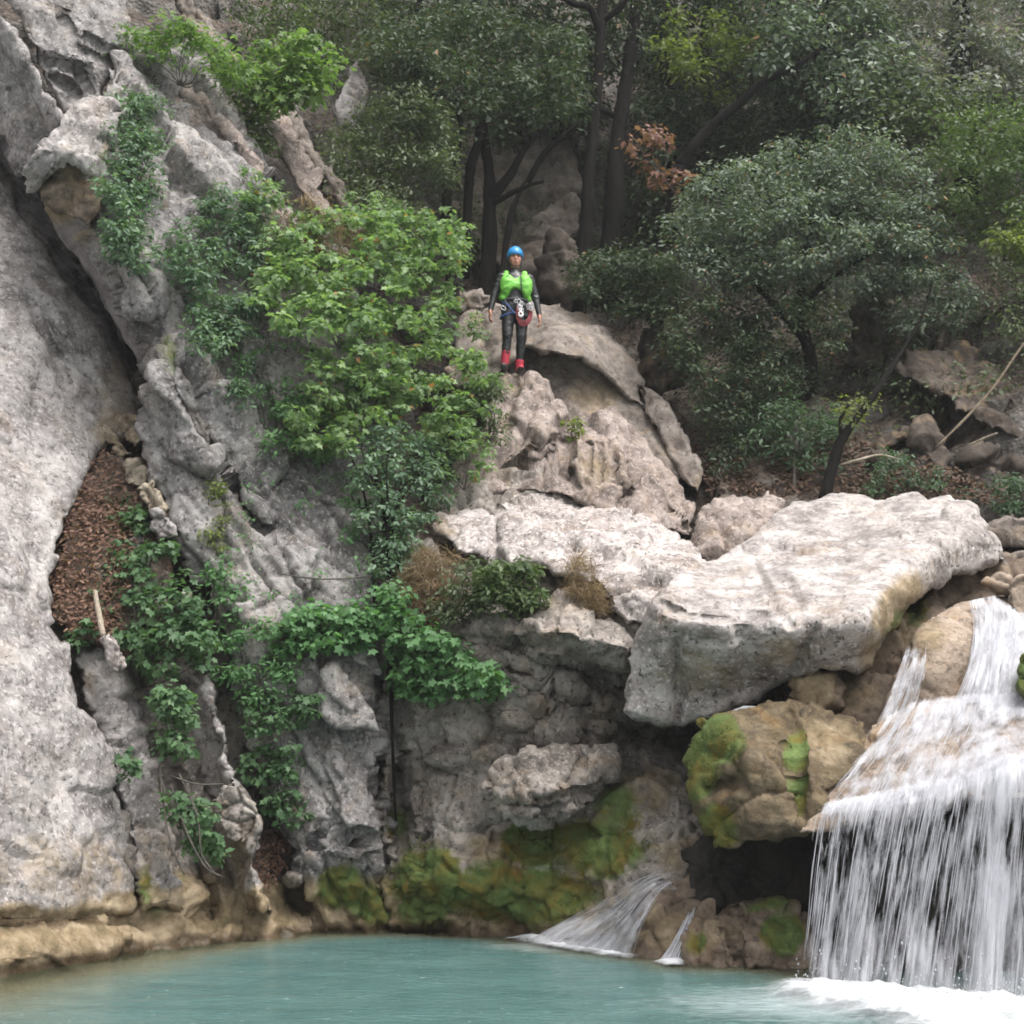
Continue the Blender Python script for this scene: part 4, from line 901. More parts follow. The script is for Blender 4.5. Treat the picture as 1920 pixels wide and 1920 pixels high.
tree('holm_oak', 'leaning dark oak stem furthest left in the clump behind the person',
     [([(846, 560, 19.7), (838, 370, 19.7), (850, 310, 19.8), (862, 250, 19.8), (858, 180, 19.9)], [.08, .075, .06, .045, .03]),
      ([(872, 520, 19.8), (880, 330, 19.9), (896, 270, 20.0), (900, 220, 20.1)], [.07, .07, .065, .05])],
     [dict(poly=[(700, 60), (830, 40), (880, 180), (870, 250), (800, 250), (720, 190)], Yf=const(19.6), thick=1.8, n_cl=95, per=75, rad=.34, leaf=.075, mat=L_oak, gap=.05)])
tree('sapling', 'thin dark stem rising from the trunk foot just behind the helmet',
     [([(932, 580, 19.8), (955, 420, 19.9), (968, 375, 20.0), (985, 340, 20.0)], [.06, .05, .04, .03])], [])
# canopy darker background trees
for lab, poly, Y, m, n in [
    ('dark evergreen oak filling the top of the picture left of the tall trunks', [(640, -160), (920, -160), (930, 40), (860, 110), (760, 90), (640, 30)], 22.5, L_oak, 120),
    ('grey green oak overhanging the slope between the tall trunks and the slanting branch', [(1180, -150), (1420, -150), (1500, 40), (1440, 130), (1340, 200), (1230, 190), (1190, 60)], 24.2, L_oak, 110),
    ('silvery hazy oak crown in the upper right corner', [(1540, -180), (2100, -180), (2100, 240), (1900, 210), (1760, 190), (1640, 130), (1540, 60)], 22.0, L_haze, 420),
    ('dull grey oak crown left of the silvery crown at the top', [(1380, -160), (1600, -160), (1680, 120), (1740, 190), (1620, 240), (1500, 200), (1420, 110)], 21.6, L_oakb, 260)    ,('tall grey green oak behind the slanting branch, under the dull crown', [(1290, 200), (1420, 230), (1560, 200), (1640, 230), (1560, 300), (1420, 300), (1320, 290)], 23.2, L_oak, 110),
    ('mid green tree filling the slope under the silvery crown', [(1560, 160), (1720, 170), (1900, 180), (2100, 160), (2100, 300), (1850, 300), (1700, 280), (1600, 230)], 21.4, L_olive, 190),
    ('dark oak filling the gap right of the tall trunks', [(1190, 160), (1330, 180), (1330, 300), (1270, 420), (1200, 440), (1190, 300)], 22.8, L_oak, 90),
    ('dim oak high on the slope behind the slanting branch and its yellow green leaves', [(1200, 60), (1340, 60), (1520, 120), (1560, 260), (1400, 280), (1250, 260)], 25.0, L_oak, 150),
    ('shaded oak between the clump of stems and the tall trunks', [(960, 80), (1110, 80), (1110, 230), (1080, 250), (1000, 240), (960, 220)], 23.4, L_oak, 90)]:
    q = np.array(poly, float); cx = float(q[:, 0].mean())
    tree('evergreen_oak', lab, [([(cx, 420, Y + 1), (cx + 10, 250, Y + .6), (cx - 8, 100, Y + .3), (cx, -60, Y)], [.14, .12, .10, .05])],
         [dict(poly=poly, Yf=const(Y), thick=2.4, n_cl=n, per=75, rad=.45, leaf=.095, mat=m, gap=.02)])
tree('slanting_oak', 'dark slanting branch tree leaning right above the russet leaves',
     [([(1275, 310, 21.0), (1300, 275, 20.9), (1335, 235, 20.9), (1390, 190, 20.8), (1430, 155, 20.7), (1490, 125, 20.6), (1540, 90, 20.5)], [.11, .09, .08, .075, .065, .05, .03]),
      ([(1400, 182, 20.8), (1410, 155, 20.8), (1405, 130, 20.8)], [.05, .04, .03]),
      ([(1275, 310, 21.0), (1265, 360, 21.1), (1262, 430, 21.2)], [.13, .14, .15])],
     [dict(poly=[(1240, 40), (1340, 20), (1420, 70), (1410, 150), (1350, 190), (1270, 170), (1225, 110)], Yf=const(21.6), thick=1.2, n_cl=60, per=42, rad=.30, leaf=.085, mat=L_lime, gap=.1),
      dict(poly=[(1400, 100), (1560, 60), (1640, 160), (1560, 260), (1440, 240)], Yf=const(21.9), thick=1.4, n_cl=55, per=70, rad=.36, leaf=.085, mat=L_oakb, gap=.08)])
# big oak bush right
tree('oak_bush', 'large spreading grey green oak bush with pale leaf tips on the right slope',
     [([(1500, 820, 18.6), (1520, 700, 18.6), (1500, 560, 18.5), (1520, 420, 18.5), (1540, 300, 18.6)], [.11, .09, .07, .05, .03]),
      ([(1510, 640, 18.5), (1420, 540, 18.3), (1330, 460, 18.2)], [.06, .04, .025]),
      ([(1510, 560, 18.5), (1620, 480, 18.4), (1720, 440, 18.3)], [.06, .04, .025])],
     [dict(poly=[(1250, 430), (1290, 350), (1370, 300), (1450, 290), (1540, 240), (1650, 250), (1720, 300), (1770, 380), (1800, 460), (1760, 540), (1650, 520), (1600, 560), (1480, 520), (1360, 520), (1250, 480)], Yf=RBF([(1250, 450, 18.7), (1500, 280, 18.9), (1500, 420, 18.0), (1700, 420, 18.3), (1500, 540, 18.4)]), thick=1.2, n_cl=380, per=85, rad=.27, leaf=.060, mat=L_oakb),
      dict(poly=[(1220, 480), (1330, 500), (1460, 520), (1580, 560), (1560, 680), (1500, 740), (1420, 760), (1350, 760), (1290, 700), (1240, 590)], Yf=const(18.4), thick=1.4, n_cl=210, per=70, rad=.27, leaf=.058, mat=L_oak, name='lower_crown', gap=.08)])
plant('oak_shrub', 'dark low oak scrub between the person and the big grey green bush', 'shrub', [(1060, 500), (1130, 470), (1230, 470), (1290, 520), (1270, 600), (1180, 590), (1110, 570)], const(19.3), 1.2, 90, 65, .25, .068, L_oak, n_tw=8)
plant('oak_shrub', 'grey green scrub hanging under the right end of the big bush', 'shrub', [(1640, 500), (1800, 480), (1830, 560), (1760, 640), (1690, 640)], const(18.6), 1.2, 60, 60, .26, .07, L_oakb, n_tw=8, gap=.05)
plant('lime_shrub', 'fresh green bush at the right edge of the slope', 'shrub', [(1740, 230), (1840, 190), (2020, 200), (2050, 480), (1920, 500), (1830, 450), (1770, 360)], const(18.7), 1.4, 150, 55, .30, .075, L_mid, n_tw=10)
plant('lime_shrub', 'small yellow green clump low at the right edge below the fresh green bush', 'shrub', [(1820, 440), (1940, 400), (2020, 420), (2020, 480), (1900, 480)], const(18.0), .7, 40, 55, .24, .07, L_lime, n_tw=6)
plant('thin_shrub', 'sparse olive shrub over the brown slope at the right edge', 'shrub', [(1850, 540), (1990, 480), (2020, 660), (1900, 680)], const(17.8), .9, 34, 40, .26, .06, L_olive, n_tw=10, gap=.1)
plant('russet_branch', 'spray of dry russet leaves in front of the tall trunks', 'branch', [(1150, 240), (1200, 210), (1250, 250), (1320, 320), (1290, 370), (1200, 385), (1165, 360), (1200, 310)], const(20.2), .8, 30, 20, .20, .075, L_red, T=T_lobe, n_tw=12, stem=[(1290, 390, 20.3), (1240, 330, 20.2), (1180, 250, 20.2)], gap=.12)
# olive bushes middle left
plant('olive_shrub', 'olive grey bush spreading over the slope left of the dark trunks', 'shrub', [(620, 260), (690, 190), (760, 150), (840, 180), (850, 260), (830, 340), (770, 380), (690, 370), (630, 330)], const(19.0), 1.3, 150, 65, .27, .062, L_olive, n_tw=12)
plant('olive_shrub', 'thin olive bush below the olive grey bush, above the bright creeper', 'shrub', [(630, 340), (740, 360), (800, 400), (760, 440), (680, 430), (620, 400)], const(18.2), .9, 60, 50, .24, .058, L_olive, n_tw=8, gap=.1)
plant('slope_shrub', 'shaded grey green shrub on the slope in the top middle', 'shrub', [(480, -80), (680, -80), (740, 60), (720, 130), (640, 120), (540, 70), (480, 20)], const(20.3), 1.4, 90, 60, .32, .07, L_olive, n_tw=12, gap=.05)
plant('slope_shrub', 'dark shrub behind the light green bush near the top', 'shrub', [(380, -60), (520, -80), (620, 30), (560, 80), (450, 60)], const(19.8), 1.2, 60, 55, .28, .065, L_mid, n_tw=8, gap=.05)
# bright foliage, top left
plant('light_shrub', 'light green broad leaved bush reaching out at the top of the leaning ridges', 'shrub', [(440, 130), (500, 80), (560, 55), (610, 70), (630, 110), (605, 160), (560, 190), (500, 200), (450, 180)], const(17.2), .9, 62, 34, .23, .085, L_top, T=T_lobe, stem=[(470, 230, 17.5), (510, 170, 17.3), (560, 110, 17.2)], n_tw=12, solo=60)
plant('light_shrub', 'light green shrub along the crest above the ivy column', 'shrub', [(235, 60), (330, 30), (400, 60), (470, 120), (450, 170), (380, 130), (300, 110), (250, 150), (232, 110)], const(16.2), .7, 70, 34, .2, .075, L_top, n_tw=10, gap=.03)
plant('light_shrub', 'green shrub in the trough between the leaning ridges', 'shrub', [(330, 120), (420, 150), (480, 190), (520, 260), (490, 290), (430, 220), (360, 170)], const(17.1), .5, 46, 40, .17, .06, L_mid, n_tw=8)
plant('grass_tuft', 'yellowish grass and herbs on the slope right of the broad ridge', 'grass', [(520, 400), (580, 360), (640, 410), (680, 480), (600, 480), (550, 460)], const(16.2), .5, 30, 40, .18, .16, L_straw, T=T_blade, n_tw=0)
# ivy on the grey cliff
plant('ivy', 'blue green ivy column climbing the left of the grey cliff', 'ivy', [(200, 190), (250, 150), (300, 190), (310, 240), (290, 300), (300, 370), (270, 420), (220, 470), (195, 440), (215, 380), (190, 350), (200, 270)], at_surf('mid', .30), .45, 105, 40, .15, .062, L_ivy, T=T_oval, n_tw=10, solo=80)
plant('ivy', 'dark hanging ivy under the ivy column', 'ivy', [(215, 420), (270, 400), (300, 460), (260, 510), (225, 500)], at_surf('mid', .2), .3, 22, 36, .13, .058, L_ivy, n_tw=5)
plant('ivy', 'broad mat of blue green ivy left of the bright creeper on the cliff', 'ivy', [(330, 390), (400, 350), (470, 360), (510, 430), (520, 520), (470, 600), (440, 660), (380, 680), (355, 620), (360, 540), (300, 480), (330, 450)], at_surf('mid', .35), .6, 175, 42, .17, .065, L_ivy, n_tw=14, solo=120, gap=.06)
plant('ivy', 'small dark ivy tuft below the ivy mat on the cliff', 'ivy', [(432, 700), (470, 685), (505, 700), (500, 740), (460, 755), (440, 740)], at_surf('mid', .15), .2, 16, 36, .11, .055, L_ivy, n_tw=4)
# bright creeper, centre left
cre = RBF([(520, 430, 15.7), (700, 420, 16.6), (850, 440, 17.4), (600, 600, 15.2), (750, 600, 16.0), (860, 580, 16.9), (600, 800, 15.2), (750, 800, 15.6), (880, 840, 15.9)])
plant('creeper', 'bright green bushy creeper covering the cliff left of the person, upper mass', 'creeper', [(510, 470), (560, 420), (640, 380), (720, 390), (800, 420), (850, 410), (885, 460), (850, 520), (865, 590), (830, 640), (740, 650), (640, 620), (560, 620), (500, 600), (470, 540), (500, 500)], cre, 1.3, 430, 26, .13, .066, L_bright, T=T_lobe, n_tw=14, solo=200, tw=.006, gap=.10, toward=.15, flat=.45, sz=.45)
plant('creeper', 'bright green creeper hanging in the middle of the cliff below the upper mass', 'creeper', [(580, 650), (700, 630), (830, 640), (900, 660), (930, 720), (900, 790), (915, 860), (850, 850), (790, 800), (740, 830), (690, 780), (640, 860), (590, 850), (545, 800), (540, 740), (590, 710)], cre, 1.1, 360, 25, .13, .064, L_bright, T=T_lobe, n_tw=12, solo=160, tw=.006, gap=.11, toward=.15, flat=.45, sz=.45)
plant('creeper', 'loose sprays of light green leaves between the ridge and the bright mass', 'creeper', [(460, 320), (520, 330), (560, 400), (640, 380), (660, 420), (560, 470), (500, 480), (480, 420)], RBF([(480, 340, 15.9), (640, 400, 16.6), (520, 460, 15.8)]), .6, 60, 24, .13, .058, L_bright, T=T_lobe, n_tw=14, tw=.01, gap=.14)
plant('creeper', 'thin scattered greenery high on the grey face under the bright mass', 'creeper', [(440, 640), (560, 640), (560, 760), (500, 840), (450, 780)], at_surf('mid', .2), .3, 44, 18, .12, .05, L_vine, T=T_oval, n_tw=10, tw=.008, gap=.18)
plant('creeper', 'thin scattered greenery over the middle of the grey face', 'creeper', [(500, 900), (680, 880), (690, 1100), (560, 1130), (420, 1080), (400, 900)], at_surf('mid', .12), .2, 60, 14, .12, .046, L_vine, T=T_oval, n_tw=12, tw=.007, gap=.22)
plant('creeper', 'thin pale green creeper trailing on grey rock left of the bright mass', 'creeper', [(500, 790), (560, 700), (600, 760), (620, 860), (560, 880), (500, 860)], at_surf('mid', .2), .3, 32, 30, .16, .06, L_vine, n_tw=10, gap=.1)
plant('creeper', 'grey green shrub hanging over the edge below the person’s left boot'.replace('’', "'"), 'shrub', [(880, 720), (940, 700), (950, 780), (930, 840), (880, 830)], const(16.3), .5, 34, 36, .15, .05, L_olive, n_tw=8)
plant('vine', 'dark hanging vine curtain in the cleft below the bright creeper', 'vine', [(690, 820), (760, 790), (830, 850), (840, 920), (800, 980), (780, 1060), (740, 1130), (700, 1080), (680, 980), (680, 900)], RBF([(700, 850, 15.1), (820, 860, 15.6), (760, 1000, 15.1), (720, 1100, 14.8), (820, 950, 15.5)]), .6, 120, 40, .16, .06, L_ivy, n_tw=16, stem=[(735, 1180, 14.8), (725, 1000, 14.9), (700, 850, 15.0)], bark=B_dark, tw=.016)
plant('vine', 'thin trailing vine with sparse leaves on the grey rock face', 'vine', [(640, 880), (690, 880), (700, 1060), (660, 1060)], at_surf('mid', .15), .2, 14, 22, .12, .055, L_vine, n_tw=4, stem=[(705, 1160, 14.9), (690, 960, 15.0), (650, 830, 15.2)], bark=B_dark, tw=.012)
plant('creeper', 'loose light green sprays dangling along the lower right fringe of the bright creeper', 'creeper', [(800, 780), (930, 800), (930, 900), (870, 930), (820, 880)], RBF([(800, 800, 15.6), (930, 820, 16.0), (870, 920, 15.7)]), .5, 26, 18, .10, .055, L_bright, T=T_lobe, n_tw=10, tw=.005)
plant('creeper', 'ragged light green fringe along the upper edge of the bright creeper', 'creeper', [(620, 350), (700, 360), (780, 390), (840, 390), (890, 430), (840, 430), (740, 410), (640, 400)], RBF([(640, 370, 16.7), (760, 390, 17.2), (880, 430, 17.4)]), .6, 40, 16, .10, .06, L_bright, T=T_lobe, n_tw=16, tw=.005)
plant('ivy', 'scattered ivy leaves creeping over the right side of the leaf litter', 'ivy', [(190, 900), (270, 920), (280, 1010), (230, 1100), (170, 1120), (190, 1010)], at_surf('bank', .08), .15, 34, 10, .09, .058, L_gully, T=T_lobe, n_tw=4, tw=.006)
# large leaved plants in the centre
plant('broadleaf_vine', 'soft green large leaved vine in front of the grey cliff foot', 'vine', [(500, 1180), (560, 1140), (640, 1140), (710, 1110), (740, 1160), (690, 1200), (640, 1210), (580, 1220), (520, 1220)], at_surf('mid', .25), .45, 96, 20, .14, .074, L_vine, T=T_lobe, n_tw=10, solo=150)
plant('broadleaf_vine', 'large leaved vine spilling down right of the cliff cleft', 'vine', [(690, 1120), (740, 1100), (780, 1160), (840, 1190), (900, 1240), (960, 1290), (930, 1310), (860, 1290), (800, 1310), (750, 1300), (740, 1230), (700, 1180)], RBF([(700, 1120, 14.6), (800, 1200, 14.4), (950, 1290, 14.1), (760, 1300, 14.5)]), .45, 110, 19, .14, .078, L_vine, T=T_lobe, n_tw=12, solo=170)
plant('broadleaf_vine', 'sparse pale leaves scattered on the grey face above the vine', 'vine', [(390, 1040), (450, 1050), (480, 1130), (440, 1180), (400, 1130)], at_surf('mid', .12), .2, 26, 16, .14, .055, L_vine, T=T_lobe, n_tw=5, gap=.05)
plant('creeper', 'faint green creeper low on the face between ivy bed and vine', 'creeper', [(380, 1180), (480, 1150), (540, 1200), (540, 1290), (470, 1320), (400, 1270)], at_surf('mid', .15), .3, 80, 20, .14, .056, L_vine, n_tw=10, gap=.06)
# gully ivy
gul = RBF([(190, 960, 15.1), (250, 980, 14.7), (180, 1100, 14.5), (330, 1060, 14.3), (250, 1200, 14.0), (400, 1240, 14.1), (330, 1320, 13.9)])
plant('ivy', 'deep green ivy clump highest in the gully beside the leaf litter', 'ivy', [(155, 965), (200, 945), (240, 965), (270, 950), (272, 990), (240, 1005), (220, 1020), (180, 1000)], gul, .3, 34, 22, .12, .075, L_gully, T=T_lobe, n_tw=5, solo=80)
plant('ivy', 'big bed of deep green ivy filling the gully between the slabs', 'ivy', [(150, 1030), (190, 1010), (270, 1010), (330, 1010), (350, 1090), (385, 1170), (400, 1260), (330, 1300), (270, 1240), (220, 1190), (170, 1150), (150, 1080)], gul, .45, 210, 20, .125, .068, L_gully, T=T_lobe, n_tw=18, solo=250, gap=.1, sz=.45)
plant('ivy', 'string of ivy hanging below the ivy bed over the pale ribs', 'ivy', [(280, 1280), (350, 1290), (360, 1350), (355, 1420), (320, 1425), (300, 1400), (310, 1350), (280, 1320)], const(13.55), .3, 40, 20, .11, .066, L_gully, T=T_lobe, n_tw=5, solo=80)
plant('ivy', 'small bright leaved sprig on the edge of the left slab', 'plant', [(222, 1410), (240, 1400), (255, 1440), (240, 1455), (226, 1440)], const(13.2), .15, 7, 16, .07, .07, L_gully, T=T_lobe, n_tw=3)
plant('ivy', 'lowest ivy trail hanging over the brown gully near the pool', 'ivy', [(300, 1490), (340, 1480), (390, 1520), (395, 1560), (430, 1600), (400, 1610), (360, 1580), (340, 1540), (310, 1520)], const(13.45), .3, 36, 18, .11, .066, L_gully, T=T_lobe, n_tw=8, solo=80, stem=[(300, 1460, 13.5), (330, 1530, 13.35), (380, 1600, 13.3)])
plant('vine', 'green leafy vine hanging down the left foot of the grey cliff', 'vine', [(445, 1310), (500, 1290), (540, 1310), (590, 1300), (610, 1340), (560, 1360), (540, 1440), (570, 1530), (560, 1550), (510, 1530), (490, 1470), (450, 1450), (470, 1390)], at_surf('mid', .15), .3, 74, 18, .115, .066, L_gully, T=T_lobe, n_tw=8, solo=120)
plant('ivy', 'small ivy sprig at the lower end of the brown leaf litter', 'ivy', [(128, 1170), (170, 1160), (190, 1190), (150, 1205), (130, 1195)], const(13.9), .2, 12, 20, .1, .062, L_gully, T=T_lobe, n_tw=3)
plant('herb', 'upright strip of yellowish green herbs growing in a groove of the grey face', 'plant', [(392, 900), (412, 890), (425, 960), (418, 1040), (398, 1040), (390, 960)], at_surf('mid', .08), .15, 20, 24, .09, .045, L_lime, n_tw=5)
# grass, herbs on the ledge above the pale overhang
plant('dry_grass', 'dry brown grass hanging over the left end of the long pale boulder', 'grass', [(790, 1030), (850, 1020), (870, 1080), (850, 1130), (800, 1140), (760, 1150), (760, 1100)], const(14.75), .4, 60, 44, .12, .13, L_straw, T=T_blade, n_tw=0, upb=-.1)
plant('dry_grass', 'tuft of straw coloured grass under the long pale boulder', 'grass', [(1060, 1040), (1100, 1030), (1125, 1090), (1130, 1140), (1090, 1140), (1070, 1100)], const(14.05), .3, 30, 44, .10, .12, L_straw, T=T_blade, n_tw=0, upb=-.1)
plant('herb', 'small green herb bush on the ledge under the long pale boulder', 'shrub', [(900, 1060), (950, 1045), (1000, 1060), (1010, 1110), (990, 1150), (940, 1150), (900, 1110)], const(14.2), .4, 58, 44, .14, .06, L_mid, n_tw=8)
plant('herb', 'sparse green and brown herbs left of the small green bush on the ledge', 'plant', [(820, 1060), (900, 1050), (920, 1120), (880, 1170), (820, 1150)], const(14.5), .4, 34, 34, .14, .06, L_olive, n_tw=10, gap=.05)
plant('dry_grass', 'brown dead grass over the earth at the left end of the ledge', 'grass', [(740, 1100), (790, 1060), (820, 1120), (800, 1190), (750, 1180)], const(14.8), .3, 34, 44, .12, .12, L_straw, T=T_blade, n_tw=0, upb=0)
plant('herb', 'tiny green plant growing in a groove of the fluted rock', 'plant', [(1058, 790), (1080, 775), (1090, 800), (1085, 830), (1065, 832)], const(16.4), .15, 6, 22, .08, .06, L_lime, n_tw=2)
plant('creeper', 'sprig of green leaves on the brown boulder beside the person', 'plant', [(885, 590), (905, 580), (915, 610), (900, 640), (880, 625)], const(18.0), .2, 8, 24, .1, .06, L_bright, n_tw=2)
# right: sapling and shrub above the flat boulder
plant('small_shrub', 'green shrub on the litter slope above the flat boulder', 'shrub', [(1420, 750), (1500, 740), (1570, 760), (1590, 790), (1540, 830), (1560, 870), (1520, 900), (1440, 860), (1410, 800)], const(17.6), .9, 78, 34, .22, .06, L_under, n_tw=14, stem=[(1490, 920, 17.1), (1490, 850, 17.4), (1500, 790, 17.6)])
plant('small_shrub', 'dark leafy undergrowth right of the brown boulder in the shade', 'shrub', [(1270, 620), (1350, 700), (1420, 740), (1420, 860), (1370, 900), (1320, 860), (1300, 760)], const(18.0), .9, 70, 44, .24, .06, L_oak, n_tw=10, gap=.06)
tree('sapling', 'slim dark bent trunk standing behind the flat boulder',
     [([(1545, 935, 16.3), (1560, 880, 16.4), (1575, 830, 16.5), (1610, 780, 16.6), (1645, 730, 16.8), (1690, 660, 17.2), (1730, 590, 17.5), (1750, 520, 17.8)], [.08, .068, .06, .048, .038, .028, .018, .01]),
      ([(1580, 825, 16.5), (1575, 790, 16.5), (1590, 760, 16.5)], [.03, .025, .015])],
     [dict(poly=[(1570, 760), (1620, 730), (1640, 770), (1600, 800)], Yf=const(16.6), thick=.5, n_cl=10, per=26, rad=.18, leaf=.055, mat=L_lime)])
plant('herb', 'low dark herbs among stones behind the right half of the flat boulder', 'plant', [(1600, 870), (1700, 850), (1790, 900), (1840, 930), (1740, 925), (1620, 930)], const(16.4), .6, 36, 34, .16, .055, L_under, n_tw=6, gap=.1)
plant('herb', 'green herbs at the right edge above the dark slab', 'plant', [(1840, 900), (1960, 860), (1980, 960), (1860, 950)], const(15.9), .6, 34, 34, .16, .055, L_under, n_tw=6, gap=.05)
# creeping undergrowth spread over the slope: uncountable
r = nextr()
q = sample_poly([(560, 60), (760, -60), (2050, -60), (2050, 640), (1700, 820), (1400, 860), (1280, 720), (1200, 560), (1000, 520), (820, 460), (700, 420)], 1300, r)
gnoise = perlin(np.stack([q[:, 0] / 120, q[:, 1] / 90, np.zeros(len(q))], -1), 12)
q = q[gnoise > -.12]
cen = unproj(q[:, 0], q[:, 1], H(q[:, 0], q[:, 1]) - .75)
per = 34; m = len(cen); cid = np.repeat(np.arange(m), per)
d = r.randn(m * per, 3); d /= np.linalg.norm(d, axis=1, keepdims=True)
pos = cen[cid] + d * (r.rand(m * per) ** .5)[:, None] * .42 * np.array([1, 1, .6])
leaf_obj('undergrowth', T_oval, pos, d * .5 + [0, -.3, .8] + r.randn(m * per, 3) * .4, d + r.randn(m * per, 3) * .5, .075 * (1 + .3 * r.randn(m * per)).clip(.4, 1.6), (np.clip(.5 * r.rand(m)[cid] + .5 * r.rand(m * per), 0, 1), r.rand(m * per)), L_olive, None, 'stuff')
# fallen leaves: litter in the gully and on the slope
def litter(name, poly, Yf, n, size, mat):
    r = nextr(); q = sample_poly(poly, n, r)
    pos = unproj(q[:, 0], q[:, 1], Yf(q[:, 0], q[:, 1]) - .02 - .08 * r.rand(n))
    leaf_obj(name, T_oval, pos, np.array([0, -.6, .8]) + r.randn(n, 3) * .5, r.randn(n, 3), size * (.6 + .8 * r.rand(n)), (r.rand(n), r.rand(n)), mat, None, 'stuff')
L_litter = leaf_mat('fallen brown leaf', (.085, .042, .03), (.22, .135, .095), .7, .2)
L_litter_shade = leaf_mat('fallen leaf darkened for shade', (.04, .022, .016), (.12, .075, .052), .7, .2)  # darker copy of the fallen leaf, slope shade put into the colour
litter('leaf_litter', [(170, 870), (200, 840), (240, 870), (270, 960), (250, 1050), (230, 1180), (150, 1200), (104, 1160), (94, 1100), (104, 1050), (120, 960), (148, 905)], at_surf('bank', .05), 2600, .055, L_litter)
litter('leaf_litter', [(1270, 780), (1400, 860), (1600, 820), (1800, 880), (1900, 940), (1700, 940), (1480, 940), (1330, 920)], lambda a, b: H(a, b) - .45, 2600, .075, L_litter_shade)
litter('leaf_litter', [(478, 1570), (530, 1540), (550, 1590), (530, 1640), (490, 1680), (460, 1640)], at_surf('gully', .12), 500, .05, L_litter)
litter('leaf_litter', [(745, 1110), (800, 1080), (850, 1130), (800, 1190), (750, 1180)], const(14.75), 420, .05, L_litter)
B_dull = bark_mat('dull dead wood', (.11, .085, .06), (.22, .18, .135))
# dead wood
stick_ = 0
def stick(name, label, path, rad, mat, cat='branch'):
    V, a, b = limb(path, rad, seed=len(label), nseg=7, sub=5, wob=.2)
    return tag(obj(name, V, [a, b], mat), label, cat)
stick('dead_branch', 'long pale dead branch slanting up to the right edge above the flat boulder', [(1755, 838, 16.5), (1800, 795, 16.6), (1860, 730, 16.8), (1905, 665, 17.0), (1960, 590, 17.2)], [.010, .016, .017, .015, .010], B_dull)
stick('dead_branch', 'thin pale twig lying beside the slanting dead branch', [(1815, 835, 16.4), (1850, 820, 16.3), (1870, 812, 16.2)], [.012, .015, .01], B_pale)
stick('dead_branch', 'thin bare twig across the litter right of the slim bent trunk', [(1575, 872, 16.4), (1610, 862, 16.2), (1650, 853, 16.3), (1690, 862, 16.3)], [.012, .015, .012, .008], B_pale)
stick('wooden_stake', 'bleached upright stake leaning in the ivy of the gully', [(178, 1108, 13.9), (184, 1145, 13.75), (194, 1192, 13.6)], [.022, .026, .03], B_pale, 'stake')
for i, (lab, pth) in enumerate([('bare hanging root left of the lowest ivy trail', [(300, 1440, 13.4), (305, 1500, 13.3), (320, 1580, 13.25), (345, 1640, 13.2)]), ('bare hanging root curving down to the brown gully foot', [(320, 1470, 13.4), (350, 1560, 13.2), (385, 1625, 13.15), (420, 1645, 13.2)]),
                   ('bare hanging root curling beside the lowest ivy leaves', [(335, 1450, 13.4), (370, 1530, 13.25), (378, 1600, 13.2), (405, 1640, 13.2)]), ('thin bare root crossing from the ivy to the upright stone', [(320, 1455, 13.4), (370, 1470, 13.3), (420, 1470, 13.4)]),
                   ('thin bare twig trailing along the grey cliff above the vine', [(520, 1075, 14.4), (590, 1085, 14.4), (650, 1085, 14.6), (700, 1080, 14.8)])]):
    stick('hanging_root', lab, pth, [.008, .009, .007], B_grey, 'root')
stick('hanging_root', 'dark root hanging in the upright seam under the large leaved vine', [(712, 1090, 14.75), (726, 1180, 14.7), (733, 1290, 14.72), (736, 1400, 14.75), (742, 1540, 14.8)], [.03, .026, .02, .012], B_dark, 'root')
# moss cushions on the wet rock
def moss_tufts(name, label, poly, Yf, n, size=.018):
    r = nextr(); q = sample_poly(poly, n, r)
    g = fbm(np.stack([q[:, 0] / 40, q[:, 1] / 40, 0 * q[:, 0]], -1), 3, 9); q = q[g > -.12]; n = len(q)
    pos = unproj(q[:, 0], q[:, 1], Yf(q[:, 0], q[:, 1]) - .005 - .02 * r.rand(n))
    tint = np.clip(.5 + .6 * fbm(pos * 2.2, 3, 6) + .25 * r.randn(n), 0, 1)
    o = leaf_obj(name, T_oval, pos, r.randn(n, 3) * .7 + [0, -.5, .6], r.randn(n, 3) + [0, -.4, -.5], size * (.6 + .8 * r.rand(n)), (tint, r.rand(n)), L_mossb, None, 'stuff')
